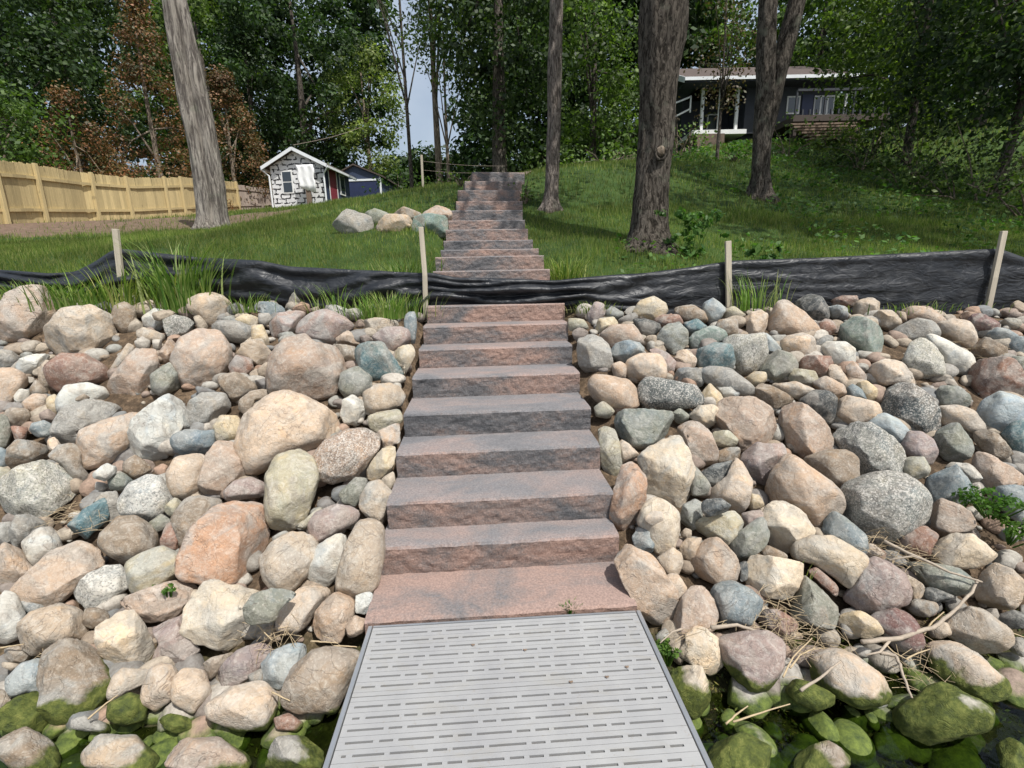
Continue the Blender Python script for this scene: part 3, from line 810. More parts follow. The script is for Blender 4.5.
g;;600,340 690,288 722,310 700,345 650,352 630,402 598,400
w big;smooth white oblong boulder;648,370 690,338 800,343 852,380 857,452 800,492 720,469 650,422
P;;383,350 430,300 530,283 592,310 602,390 540,432 480,447 400,390
g;;320,300 420,290 400,342 380,362 330,332
S s big;pale blotched boulder by the right bank stake;18,330 60,300 180,298 280,280 292,400 250,482 200,542 120,542 68,480 68,400
B a;;190,310 300,278 387,375 370,402 290,412 240,352
G big;round olive-grey boulder;248,500 290,430 370,393 450,413 492,470 482,532 400,597 330,592 268,540
y;;173,565 220,528 287,530 292,582 220,617
Y a;;438,570 470,508 600,523 622,560 570,622 480,602
r a;;483,480 560,428 700,428 722,480 690,562 640,572 560,532
P;;698,470 740,478 832,590 800,622 740,595 698,562
p;;808,490 860,468 932,550 922,602 880,612 828,560
o;;588,600 680,558 782,610 802,660 740,692 650,657
y;round yellow cobble;878,600 940,586 1002,640 992,712 940,712 910,655
b;;798,640 850,608 905,640 940,702 860,697 808,680
v a;;188,670 270,598 330,620 480,700 490,722 380,742 330,762 250,712
t;;328,610 480,593 602,640 602,672 520,702 450,672
@X 0 0 1
d;;799,401 814,391 829,393 836,398 833,417 828,424 817,413 804,404
P;;833,414 839,401 848,397 875,404 880,414 870,420 859,425 839,423
@I 864 290 6.4
t;;43,190 100,138 170,133 237,190 220,232 150,262 68,232
o;;228,130 330,110 420,123 512,180 522,222 470,255 430,212 340,195 260,182
g;;208,140 260,148 272,190 240,202
g big;olive-grey granular oval boulder;163,290 230,238 340,188 430,203 472,260 462,302 390,322 270,337 198,322
P big;;468,270 480,218 560,196 660,203 702,260 717,310 680,367 600,352 540,312 480,295
R;dark red boulder under the leaning stake;640,210 690,158 740,148 862,210 862,240 790,292 730,307 698,250
G;;863,215 920,183 1000,188 1012,230 950,247 880,247
r;;938,100 980,73 1035,90 1035,140 970,152
b;;778,295 850,248 920,258 987,295 920,332 900,372 850,332
b;;903,355 940,308 1024,303 1045,400 970,422 910,392
v a;;678,385 750,308 800,313 902,370 907,412 850,442 740,447 690,422
w big;pale grey wedge-shaped boulder;378,305 450,293 560,348 680,408 702,460 640,532 560,522 510,482 480,402
S s a big;white and grey granite boulder;253,460 310,338 380,313 450,368 502,440 512,560 470,622 400,642 368,600 298,510
r big;large reddish-brown boulder at the right edge;613,580 680,488 740,453 880,443 962,460 1012,560 1026,660 1000,712 880,672 760,702 658,652
G;;900,432 1024,433 1045,560 990,502 960,462
P a;;10,540 60,478 160,445 250,478 332,560 367,622 280,605 180,595 90,622 28,580
G a;;413,650 500,618 600,623 672,680 662,742 600,752 480,732
Y;;508,620 520,568 570,578 612,627
@X 0 0 1
B big;;978,413 984,401 1000,393 1014,398 1026,404 1032,415 1026,421 1005,429 994,432 983,426
K s big;large dark blue-black veined boulder;876,401 887,384 903,381 919,389 934,402 939,416 936,430 930,439 915,434 900,422 885,415
s s a big;rough grey granite boulder;831,431 836,425 856,423 873,426 889,437 903,450 906,462 904,476 892,475 866,478 856,477 848,460 835,450
s s big;largest speckled grey boulder;838,493 850,481 872,475 892,473 908,480 922,496 926,510 922,521 910,529 890,540 870,538 855,528 845,513
p;;923,512 926,502 945,500 960,508 968,515 973,525 968,532 950,532 937,537 928,529
@L 864 400 6.4
B;smooth pale blue oval boulder;8,150 60,103 140,93 220,138 277,200 272,260 230,307 160,242 60,172
P;;468,45 600,38 700,78 772,180 680,207 600,152 478,157
v a;;668,200 770,183 860,228 957,350 900,392 800,332 698,262
T big;dark teal boulder at the right edge;883,220 940,158 1024,138 1045,300 1024,387 948,312
G a big;grey diamond-faced boulder;448,280 480,178 550,128 620,168 692,280 682,352 600,397 520,372 468,322
m;;238,300 290,208 370,213 430,258 462,330 422,412 350,372 268,362
Y;;253,440 280,368 380,378 417,450 400,482 300,512 258,497
p big;;648,402 730,328 780,318 880,408 1000,478 1026,520 1026,562 900,552 830,632 770,582 738,520 748,470
b a big;pale blue-green boulder beside the green weed;368,560 400,488 520,448 600,428 650,500 702,600 702,682 640,697 560,652 398,652
w;;498,430 560,393 680,418 762,480 752,520 690,545 640,462
P;;690,560 740,538 752,602 720,622
b big;;833,590 860,553 960,553 1024,568 1060,700 1000,790 900,725
@O 864 510 6.4
r;;198,190 290,128 400,118 472,180 422,242 400,292 300,262
W a big;cream angular boulder below the weed;408,240 500,168 600,153 700,173 852,320 842,352 700,372 550,362 418,302
G big;long dark grey boulder under the driftwood;168,320 300,303 420,338 600,388 712,470 702,532 570,567 440,502 330,422 230,372
d;;378,500 440,498 572,572 440,592 388,562
t big;;708,500 780,388 860,348 960,408 1022,490 1002,582 930,652 820,637 738,602
t;;218,400 280,408 372,490 387,552 290,592 268,540
v;;268,600 340,568 462,610 467,652 400,682 328,660
d;;860,662 960,648 1030,680 1030,768 900,742
@X 0 0 1
m big;smooth pink-grey rounded boulder;844,592 859,577 869,561 880,560 894,568 904,580 908,594 904,605 887,609 872,611 857,606
@R 864 606 6.4
t;;418,150 480,98 540,128 552,190 480,202 428,182
R big;;18,70 110,28 230,23 302,70 337,150 362,262 290,302 180,262 128,162
t big;;508,90 620,18 700,0 800,58 912,190 920,265 820,305 720,290 640,240 558,172
v;;750,8 850,28 862,112 800,62
g;;908,210 1024,198 1050,310 1000,322 935,275
P big;long pale boulder with mossy lower side;428,240 450,203 530,203 640,248 730,328 822,450 900,560 830,630 740,610 640,560 538,480 478,410 438,320
M big;moss-covered boulder in the shallow water;170,740 215,612 300,582 370,560 440,523 530,518 600,560 740,680 800,765 740,850 200,860
@Q 750 606 6.4
P big;pale pink boulder with green mossy skirt;418,300 490,273 590,273 702,350 802,460 864,575 855,650 660,640 480,520 418,440
M;mossy green cobble at the waterline;230,520 300,458 400,498 512,580 545,645 400,665 300,602
y;;570,60 620,38 720,38 802,110 842,190 740,212 700,195 578,140
y;;668,290 710,263 772,290 760,332 690,322
r a;;28,80 90,18 180,28 302,110 322,160 200,182 128,132
v a;;160,160 220,140 342,190 330,215 180,205
@X 0 0 1
p big;;668,628 684,598 694,587 706,589 717,604 717,618 711,631 697,632 689,638 680,646 671,641
@P 620 606 6.4
W;cream boulder with dark left face by the dock;378,290 440,218 428,160 490,123 560,158 642,240 667,350 642,422 580,472 530,412 458,362
W a big;pale block at the dock's right corner;313,392 420,388 540,398 557,500 578,650 500,730 440,700 398,590
m big;mauve boulder with green mossy lip;633,220 680,173 800,173 940,183 1024,238 1042,300 1015,410 920,525 800,525 745,450 678,350
P;;230,190 290,138 312,180 270,245
@M 600 510 6.4
o big;tall tan slab along the lowest step;103,240 200,203 240,258 340,288 400,400 472,520 477,650 400,762 320,770 240,622 168,480 108,330
@X 0 0 1
O a big;orange split slab beside the steps;613,500 619,475 625,459 632,456 643,460 646,481 644,515 638,531 631,538 617,540 611,516
q big;large round tan-pink boulder;713,431 713,417 721,403 730,398 745,399 757,400 769,409 777,427 778,438 770,448 757,446 740,449 735,436 722,432
P a;;706,492 715,486 728,477 735,459 744,463 752,483 746,505 738,513 722,511 711,505
G;;680,523 684,506 695,499 703,504 701,520 692,530
W big;cream boulder with a pink patch;639,524 645,506 656,499 668,504 678,516 677,531 672,550 666,554 655,551 647,530
G a;;726,548 738,534 758,520 768,520 771,533 765,546 745,560 735,563
W big;broad cream-white boulder;762,519 767,507 777,501 787,502 798,508 807,520 816,534 800,545 786,552 770,546 766,533
@J 580 400 6.4
Y;;98,50 150,13 217,70 180,112 108,100
Y a big;upright cream slab beside the third step;98,150 120,120 180,128 222,200 247,290 260,400 232,470 190,517 138,420 128,280
P;;248,300 270,260 312,290 372,352 300,382 263,400
G a big;olive block with a blue-grey cap;203,100 300,68 450,73 580,88 610,170 592,215 430,302 360,347 258,270 218,180
W a big;big cream and orange boulder;368,370 480,288 600,236 650,243 692,320 722,450 717,580 682,640 622,702 500,642 418,602 413,450
G;;588,90 640,56 697,100 690,132 630,152 598,120
p a big;;608,180 700,128 770,148 832,220 872,320 872,412 790,437 700,392 678,260
W;;698,100 760,43 850,38 887,70 862,150 830,192 760,142
Y;;838,240 860,203 950,203 1002,250 992,302 940,317 868,290
v;;868,330 940,313 1012,308 1022,362 950,392 878,392
d;;768,470 860,418 992,398 972,460 920,522 840,542 788,512
d 1;;778,680 800,640 900,638 957,680 940,722 800,747
G;;708,440 740,428 827,545 802,602 718,602
@M 600 510 6.4
P 1;;290,50 340,8 402,20 407,70 350,102 298,70
b a;blue-grey wedge between two cream slabs;213,170 250,113 320,128 352,200 320,272 230,242
t;;368,310 470,248 517,290 522,340 490,412 428,412
P;;428,420 500,413 547,500 537,560 490,572 458,480
t;;468,170 522,200 512,242 468,232
P;;518,150 550,120 582,135 577,177 528,172
Y a big;flat grey-green slab with a dark crack;603,120 640,58 740,28 880,13 922,100 800,227 770,182 618,182
t;;513,230 560,188 652,190 602,280 592,342 528,292
o a big;orange-tan blocky boulder;588,370 600,258 680,188 770,188 852,300 887,380 852,452 730,462 638,422
b big;blue-grey smooth boulder;718,520 760,463 850,463 962,520 1026,600 1002,682 930,732 780,722 738,640
@N 740 510 6.4
m;;18,20 130,8 152,50 130,82 38,107
W big;long cream boulder on the right bank;328,230 370,188 480,163 600,178 702,250 782,310 797,380 742,472 680,497 600,432 480,332 358,292
b big;;528,130 560,58 620,8 682,60 792,170 792,272 740,292 640,222 558,152
P;;788,210 860,228 917,290 800,302
W a big;cream block with a dark left face;43,350 80,283 130,288 260,318 402,370 392,432 320,582 180,547 78,500 43,450
v;;128,260 180,228 292,290 292,322 150,292
G a big;grey faceted boulder with grass on it;303,620 330,558 400,418 440,413 602,590 642,680 622,770 500,742 368,702
r;;438,380 500,368 612,490 602,562 520,472
d;;0,340 50,318 42,450 0,472
@K 720 400 6.4
q big;large tan-and-grey oval boulder;348,90 400,28 480,18 560,48 662,150 717,250 702,332 600,352 530,362 398,272 368,200
m a big;mauve-pink chipped boulder;128,330 240,278 320,298 400,288 417,350 402,430 330,522 260,557 198,502 148,420
o big;long peach boulder with a grey end;298,560 340,478 430,368 480,358 560,428 702,550 764,620 762,702 680,770 600,792 520,742 420,662 328,652
v;;538,370 700,328 800,333 872,390 872,492 800,562 740,572 650,492 578,420
y;;148,650 200,603 250,618 282,682 200,702
@V 0 0 1
v;;-8,755 20,730 50,738 62,760 30,780
t;;80,770 96,742 130,735 158,750 150,778
p;;168,772 180,745 215,738 250,752 240,780
g;;262,775 275,742 300,735 322,748 318,778
M;;700,772 715,742 745,735 770,752 760,780
v;;785,778 800,750 830,742 850,760 840,782
M;;985,778 990,748 1015,738 1035,760 1030,780
@Z 0 0 1
"""
recs = []; ox = oy = 0; k_ = 1
for ln in ROCKS.strip().splitlines():
    if ln[0] == '@':
        if len(ln.split()) == 5:
            _, a, b, c_, *rest = ln.split() + [None]
        q = ln[1:].split(); ox, oy, k_ = float(q[1]), float(q[2]), float(q[3]); continue
    fl, nick, pts = ln.split(';')
    fl = fl.split(); P = np.array([[float(z) for z in q.split(',')] for q in pts.split()])
    P = P / k_ + np.array([ox, oy])
    n2 = np.roll(P, -1, 0); cr = P[:, 0] * n2[:, 1] - n2[:, 0] * P[:, 1]; A = cr.sum() / 2
    if abs(A) < 2: continue
    cx = ((P[:, 0] + n2[:, 0]) * cr).sum() / (6 * A); cy = ((P[:, 1] + n2[:, 1]) * cr).sum() / (6 * A)
    Q = P - [cx, cy]; ev, evec = np.linalg.eigh(Q.T @ Q / len(Q))
    if rs.uniform() < .33 and 'a' not in fl: fl.append('a')
    recs.append(dict(code=fl[0], fl=fl[1:], nick=nick, P=P, c=(cx, cy), A=abs(A), asp=math.sqrt(ev[1] / max(ev[0], 1e-6)), ax=evec[:, 1]))
import bmesh
def ico(n):
    bm = bmesh.new(); bmesh.ops.create_icosphere(bm, subdivisions=n, radius=1)
    V = np.array([v.co[:] for v in bm.verts]); Fc = np.array([[v.index for v in f.verts] for f in bm.faces]); bm.free(); return V, Fc
ICO = {n: ico(n) for n in (2, 3, 4, 5)}
def surface_hit(u, v, lift=0.0):
    d = ray(u, v); lo, hi = .8, 7.0
    for _ in range(40):
        mid = (lo + hi) / 2; p = d * (mid / d[1]) + CAM
        s = float(bank(np.array(p[0]), np.array(p[1]))) + lift
        if p[2] > s: lo = mid
        else: hi = mid
    p = d * (hi / d[1]) + CAM
    if p[1] > 4.75: p = d * (4.75 / d[1]) + CAM
    return p
def radial(P, c, ang):
    """polygon radius as a function of angle, image axes (y down flipped)"""
    Q = (P - np.array(c)) * [1, -1]
    R = np.zeros(len(ang)); n = len(Q)
    for k, a in enumerate(ang):
        d = np.array([math.cos(a), math.sin(a)]); best = 0
        for i in range(n):
            p, q = Q[i], Q[(i + 1) % n]; e = q - p
            den = d[0] * e[1] - d[1] * e[0]
            if abs(den) < 1e-9: continue
            t_ = (p[0] * e[1] - p[1] * e[0]) / den; s_ = (p[0] * d[1] - p[1] * d[0]) / den
            if t_ > 0 and -1e-6 <= s_ <= 1 + 1e-6: best = max(best, t_)
        R[k] = best
    if R.min() <= 0: R[R <= 0] = R[R > 0].mean()
    return R
def rock_shape(rec, sd, fwd, right, up, scale):
    """returns verts relative to centre (world axes), faces"""
    r_ = np.random.RandomState(sd); ang_ = 'a' in rec['fl']
    size = math.sqrt(rec['A'] / math.pi)
    n = 5 if size > 24 else 4 if size > 8 else 3
    V, Fc = ICO[n]
    ga = np.linspace(-math.pi, math.pi, 121); R = radial(rec['P'], rec['c'], ga[:-1])
    ker = [.25, .5, .25]
    for _ in range(1 if ang_ else 4): R = ker[0] * np.roll(R, 1) + ker[1] * R + ker[2] * np.roll(R, -1)
    R = R * (1.10 if not ang_ else 1.085) + .9; R = np.append(R, R[0])
    th = np.arctan2(V[:, 1], V[:, 0]); rho = np.hypot(V[:, 0], V[:, 1])
    Rt = np.interp(th, ga, R) / scale
    rmin = R.min() / scale; dep = min(.62 * R.mean() + .30 * R.min(), R.mean() * .95) / scale * r_.uniform(.85, 1.05)
    e = .70 if ang_ else .80
    W = np.stack([np.cos(th) * rho ** e * Rt, np.sin(th) * rho ** e * Rt, np.sign(V[:, 2]) * np.abs(V[:, 2]) ** .9 * dep], 1)
    W[rho < 1e-6, :2] = 0
    # facets: slice by planes, kept off the silhouette
    for k in range(18 if ang_ else 8):
        nrm = r_.normal(size=3); nrm[2] = abs(nrm[2]) * .9 + (.75 if ang_ else .6); nrm /= np.linalg.norm(nrm)
        s = W @ nrm; off = s.max() * r_.uniform(.62, .90) if ang_ else s.max() * r_.uniform(.80, .96)
        ex = np.maximum(s - off, 0); W = W - np.outer(ex * (.99 if ang_ else .85), nrm)
    o3 = r_.uniform(-50, 50, 3); L = R.mean() / scale
    for i in range(len(W)):
        q = Vector(W[i] / L + o3)
        d = mnoise.noise(q * 1.4) * (.03 if ang_ else .05) + mnoise.noise(q * 3.4) * .032 + (mnoise.noise(q * 8) * .018 + mnoise.noise(q * 17) * .009 if n >= 4 else 0)
        if ang_: d += (abs(mnoise.noise(q * 2.6)) - .2) * -.07
        W[i] *= 1 + d
    B = np.stack([right, up, -fwd]); return W @ B, Fc
def view_frame(u, v):
    d = ray(u, v); f = d / np.linalg.norm(d)
    right = CR - f * (CR @ f); right /= np.linalg.norm(right); up = np.cross(right, f) ; return f, right, up
areas = sorted([r['A'] for r in recs], reverse=True)
LIMIT = 288; cut = areas[LIMIT] if len(areas) > LIMIT else 0
small_v, small_f, small_c = [], [], []
sn_ = 0
for i, rec in enumerate(recs):
    u, v = rec['c']; size = math.sqrt(rec['A'] / math.pi)
    p = surface_hit(u, v); f, rg, up = view_frame(u, v)
    dist = (p - CAM) @ FW; rad = size / (F / dist)
    if '1' in rec['fl']: p = p - f * (rad * 1.6 + .07)
    elif size < 9: p = p + f * .03
    else: p = p - f * min(.06, (rad - .08) * .35)
    dist = (p - CAM) @ FW; sc = F / dist / 1.0
    # off-axis foreshortening of the image plane
    cosang = f @ FW; sc_t = sc * 1.0
    W, Fc = rock_shape(rec, 100 + i, f, rg, up, sc_t)
    # pixels stretch away from the axis: correct radially
    au, av = (u - 512) / F, (384 - v) / F; rr = math.hypot(au, av)
    if rr > .05:
        e2 = (CR * au + CU * av) / rr; e2 = e2 - f * (e2 @ f); e2 /= np.linalg.norm(e2)
        W = W - np.outer(W @ e2, e2) * (1 - cosang)
    base = lin(PAL[rec['code']]); jr = np.random.RandomState(900 + i); j = jr.uniform(.90, 1.08); jw = jr.uniform(-.03, .03)
    gy_ = sum(base) / 3; base = tuple(b_ * .74 + gy_ * .26 for b_ in base)
    colr = (base[0] * .79 * j * (1 + jw), base[1] * .79 * j, base[2] * .79 * j * (1 - jw), 1)
    if rec['code'] == 'M': colr = (.10, .17, .03, 0)
    elif 'moss' in rec['nick'] or 'pale block' in rec['nick']: colr = colr[:3] + (.5,)
    if rec['A'] < cut:
        small_v.append(W + p); small_f.append(Fc + sn_); sn_ += len(W); continue
    me = np_mesh('bank_rock', W, Fc.ravel(), 3); me.shade_smooth()
    o = link_mesh('bank_rock', me, M['granite'] if ('s' in rec['fl'] or rec['code'] in 'sSK') else M['rock'])
    o.location = p; o.color = colr; rec['o'] = o
def combine(name, vs, fs, mat):
    me = np_mesh(name, np.concatenate(vs), np.concatenate(fs).ravel(), 3); me.shade_smooth(); return link_mesh(name, me, mat)
# pebbles, gravel and the hidden lower layer of stones: uncountable fill
def pebble_material():
    t = NT('pebbles'); geo = t.n('ShaderNodeNewGeometry'); p = geo.outputs['Position']
    c = t.ramp(geo.outputs['Random Per Island'], [(0, (.30, .24, .18)), (.2, (.42, .36, .28)), (.38, (.20, .20, .19)), (.55, (.36, .24, .17)), (.7, (.17, .18, .18)), (.85, (.46, .42, .36)), (1, (.24, .25, .23))])
    c = t.mix(t.ramp(t.noise(30, p, 5, .7), [(.35, .5), (.6, 0)]), c, (.08, .06, .045))
    sp = t.n('ShaderNodeSeparateXYZ'); t.l(p, sp.inputs[0])
    mc = t.ramp(t.noise(30, p, 5, .7), [(.3, (.02, .04, .008)), (.7, (.14, .18, .03))])
    c = t.mix(t.maprange(t.math('ADD', sp.outputs[2], t.math('MULTIPLY', t.math('SUBTRACT', t.noise(7, p), .5), .16)), -.20, -.23), c, mc)
    t.set(Base_Color=c, Roughness=.85, Normal=t.bump(t.noise(40, p, 6, .7), .5, .02)); return t.m
M['pebble'] = pebble_material()
V3, F3 = ICO[3]; V2, F2 = ICO[2]
def scatter(n, xr, yr, smin, smax, lift, avoid_stairs=True, sd=1, hi=False):
    global sn_
    r_ = np.random.RandomState(sd)
    for k in range(n):
        x = r_.uniform(*xr); y = r_.uniform(*yr)
        if avoid_stairs and -.73 < x + .09 < .73 and y < 4.9: continue
        s = smin * (smax / smin) ** (r_.uniform() ** 1.6)
        z = gz(x, y) + lift * s
        VV, FF = (V3, F3) if hi else (V2, F2)
        ax = np.array([1, r_.uniform(.55, .9), r_.uniform(.45, .75)]) * s
        W = VV * ax
        for _ in range(4):
            nr = r_.normal(size=3); nr /= np.linalg.norm(nr); q = W @ nr; W = W - np.outer(np.maximum(q - q.max() * r_.uniform(.65, .9), 0), nr)
        a = r_.uniform(0, 6.3); c_, s_ = math.cos(a), math.sin(a)
        W = W @ np.array([[c_, s_, 0], [-s_, c_, 0], [0, 0, 1]]); tl = r_.uniform(-.5, .5); c_, s_ = math.cos(tl), math.sin(tl)
        W = W @ np.array([[1, 0, 0], [0, c_, s_], [0, -s_, c_]])
        small_v.append(W + [x, y, z]); small_f.append(FF + sn_); sn_ += len(W)
scatter(2600, (-4.6, 4.9), (1.25, 4.45), .018, .07, .35, sd=2)
scatter(1400, (-4.4, 4.6), (1.4, 4.45), .055, .11, .35, sd=3, hi=True)
scatter(170, (-9.5, -4.7), (1.0, 4.6), .12, .26, .35, sd=4, hi=True)
scatter(170, (5.0, 9.5), (1.0, 4.6), .12, .26, .35, sd=5, hi=True)
for xr in ((-4.6, -.85), (.85, 4.6)): scatter(46, xr, (.95, 1.45), .08, .16, .1, sd=6 + int(xr[0] > 0), hi=True)
scatter(90, (-3.4, -.78), (1.42, 1.80), .06, .12, .35, sd=21, hi=True)
scatter(40, (.75, 3.2), (1.5, 1.85), .05, .10, .2, sd=22, hi=True)
o = combine('pebbles', small_v, small_f, M['pebble']); tag(o, 'small stones and gravel filling the gaps of the rock banks', 'pebbles', kind='stuff')

# labels that single every rock out: own look + bearing from the nearest distinctive landmark
def sizeword(rec):
    s = math.sqrt(rec['A'] / math.pi) * (1 + max(0, (420 - rec['c'][1])) / 500)
    return 'tiny' if s < 6.5 else 'small' if s < 11 else 'medium-sized' if s < 18 else 'large' if s < 30 else 'very large'
def shapeword(rec):
    if rec['asp'] > 2.0: return 'elongated'
    if 'a' in rec['fl']: return 'angular'
    return 'rounded' if rec['asp'] < 1.35 else 'oval'
def bearing(c, a):
    dx, dy = c[0] - a[0], c[1] - a[1]
    k = int(round(math.atan2(-dy, dx) / (math.pi / 4))) % 8
    return ['right of', 'upper right of', 'above', 'upper left of', 'left of', 'lower left of', 'below', 'lower right of'][k]
marks = [(rec['c'], rec['nick'], rec) for rec in recs if rec['nick'] and 'o' in rec]
marks += [((395, 470), 'third step\'s left end', None), ((400, 400), 'fifth step\'s left end', None), ((588, 395), 'fifth step\'s right end', None),
          ((616, 500), 'second step\'s right end', None), ((372, 610), 'bottom slab\'s left end', None), ((118, 298), 'far left stake', None),
          ((425, 312), 'stake by the stairs', None), ((728, 306), 'right bank\'s upright stake', None), ((988, 314), 'leaning stake', None),
          ((350, 700), 'dock\'s left rail', None), ((680, 700), 'dock\'s right rail', None)]
used = {}
def side(rec): return 'left bank' if rec['c'][0] < 480 else 'right bank'
for rec in recs:
    if 'o' not in rec: continue
    if rec['nick']:
        lb = rec['nick']
        if 'bank' not in lb and len(lb.split()) < 9: lb += ' on the ' + side(rec)
        used[lb] = rec; rec['lb'] = lb
for rec in sorted([r for r in recs if 'o' in r and not r['nick']], key=lambda r: -r['A']):
    ms = sorted([m_ for m_ in marks if (m_[0][0] < 480) == (rec['c'][0] < 480)], key=lambda m_: math.hypot(m_[0][0] - rec['c'][0], (m_[0][1] - rec['c'][1])))
    col_ = CNAME[rec['code']] + (' speckled' if ('s' in rec['fl'] and rec['code'] != 'K') else '')
    look = f"{sizeword(rec)} {col_} {shapeword(rec)} rock"
    cands = [f"{look} {bearing(rec['c'], m_[0])} the {m_[1]}" for m_ in ms[:2]]
    cands += [f"{look} between the {ms[0][1]} and the {ms[1][1]}", f"{look} between the {ms[0][1]} and the {ms[2][1]}"]
    cands += [f"{look} {bearing(rec['c'], m_[0])} the {m_[1]}" for m_ in ms[2:6]]
    cands += [f"{look} {bearing(rec['c'], ms[0][0])} the {ms[0][1]}, farther off"]
    for lb in cands:
        if lb not in used and len(lb.split()) <= 16: break
    used[lb] = rec; rec['lb'] = lb
for rec in recs:
    if 'o' in rec: tag(rec['o'], rec['lb'], 'rock', 'rocks of the shore banks beside the stairs')

# boulders on the lawn beside the stairs
LB = [('g', 'grey boulder at the left end of the row on the lawn', [(336, 220), (349, 208), (367, 213), (370, 225), (345, 227)]),
      ('G', 'flat greenish-grey boulder second from left in the lawn row', [(362, 213), (375, 207), (389, 212), (385, 222), (368, 222)]),
      ('t', 'pale tan boulder in the middle of the lawn row', [(374, 223), (388, 213), (405, 213), (414, 219), (410, 228), (382, 229)]),
      ('v', 'brown-grey boulder behind the pale tan one in the lawn row', [(394, 212), (405, 206), (421, 212), (416, 222), (400, 222)]),
      ('E', 'squarish grey-green boulder beside the stairs on the lawn', [(414, 230), (417, 214), (430, 212), (444, 214), (444, 230)]),
      ('p', 'dull pinkish boulder touching the stairs behind the lawn row', [(423, 211), (437, 204), (449, 206), (448, 217), (430, 220)])]
for i, (cd, lb, P) in enumerate(LB):
    P = np.array(P, float); c = P.mean(0); rec = dict(code=cd, fl=['a'], P=P, c=tuple(c), A=700)
    Yd = 7.2 if i in (0, 2, 4) else 7.7
    p = at(c[0], c[1], Yd); f, rg, up = view_frame(*c); W, Fc = rock_shape(rec, 700 + i, f, rg, up, F / ((p - CAM) @ FW)); W = W * 1.14; p = p - np.array([0, 0, .06])
    me = np_mesh('lawn_boulder', W, Fc.ravel(), 3); me.shade_smooth(); o = link_mesh('lawn_boulder', me, M['rock']); o.location = p
    b_ = lin(PAL[cd]); o.color = (b_[0] * .75, b_[1] * .75, b_[2] * .75, 1); tag(o, lb, 'boulder', 'boulders lined up on the lawn beside the stairs')

# ------------------------------------------------------------------ silt fence
sf = empty('silt_fence', (0, 4.5, 1.2)); tag(sf, 'long sagging black plastic silt fence on wooden stakes across the top of the rock banks', 'silt fence')
TOP = [(-160, 262), (-60, 266), (0, 270), (50, 274), (76, 272), (94, 263), (112, 251), (122, 249), (152, 253), (203, 258), (260, 261), (289, 267), (352, 270), (416, 273), (431, 273), (456, 278), (507, 279), (555, 281), (583, 278), (616, 275), (640, 274), (687, 268), (725, 262), (733, 261), (820, 258), (916, 253), (995, 249), (1005, 251), (1024, 258), (1100, 262), (1200, 262)]
BOT = [(-160, 300), (0, 300), (125, 308), (200, 311), (300, 318), (420, 322), (428, 311), (500, 310), (585, 309), (600, 317), (728, 318), (860, 318), (986, 322), (1024, 322), (1200, 322)]
nU, nV = 460, 26
us = np.linspace(-160, 1200, nU); tv = np.interp(us, *zip(*TOP)); bv = np.interp(us, *zip(*BOT))
k5 = np.ones(3) / 3; tv[1:-1] = np.convolve(tv, k5, 'valid')
def fenceY(u): return float(np.interp(u, (-160, 0, 90, 120, 200, 425, 520, 600, 728, 1000, 1200), (4.55, 4.55, 4.55, 4.50, 4.52, 4.42, 4.40, 4.42, 4.52, 4.58, 4.6)))
Vs = []
for j in range(nV):
    s = j / (nV - 1)
    for i, u in enumerate(us):
        v = tv[i] + (bv[i] - tv[i]) * s
        loose = float(np.interp(u, (0, 110, 220, 425, 560, 640, 730, 1000, 1100), (1, 1.3, 1.0, .9, 1.0, .6, .26, .2, .5)))
        slack = math.sin(math.pi * min(1, s * 1.15))
        ph = mnoise.noise(Vector((u * .008, s * 1.3, 1))) * 2.2
        fold = math.sin((s * 3.2 + ph + u * .0065) * 2 * math.pi) * .028 + mnoise.noise(Vector((u * .018, s * 4.5, 9))) * .06 + mnoise.noise(Vector((u * .05, s * 9 + u * .03, 4))) * .022 + mnoise.noise(Vector((u * .11, s * 14 - u * .04, 7))) * .010
        dY = fold * loose * (.35 + .65 * slack) - .05 * slack * loose
        if s < .13: dY -= .018 * math.sin(math.pi * s / .13)          # rolled hem
        Vs.append(at(u, v, fenceY(u) + dY))
idx = np.arange(nU * nV).reshape(nV, nU)
me = np_mesh('plastic_sheet', np.array(Vs), np.stack([idx[:-1, :-1], idx[:-1, 1:], idx[1:, 1:], idx[1:, :-1]], -1).reshape(-1), 4); me.shade_smooth()
o = link_mesh('plastic_sheet', me, M['plastic']); o.parent = sf; o.matrix_parent_inverse = Matrix.Translation((0, -4.5, -1.2))
sd_ = o.modifiers.new('thick', 'SOLIDIFY'); sd_.thickness = .006
for (u0, v0, u1, v1, lb) in ((115.5, 229, 126, 322, 'short grey stake at the far left'), (421, 227, 426, 322, 'crooked stake beside the stairs'), (728, 241, 729, 316, 'upright stake on the right bank'), (1004, 231, 985, 322, 'stake leaning right at the right edge')):
    Ys = fenceY((u0 + u1) / 2) - .06
    a = at(u1, v1, Ys); b = at(u0, v0, Ys); mb = MB(); w_ = .052 if u0 > 500 or u0 < 200 else .042
    mid = (a + b) / 2 + np.array([(.012 if 400 < u0 < 500 else 0), 0, 0])
    mb.bar(a, mid, w_, .03, (0, 1, 0)); mb.bar(mid - (b - a) * .002, b, w_ * .97, .029, (0, 1, 0))
    o = mb.build('stake', M['stakewood'], sf, bevel=.003); o.matrix_parent_inverse = Matrix.Translation((0, -4.5, -1.2)); o['label'] = lb

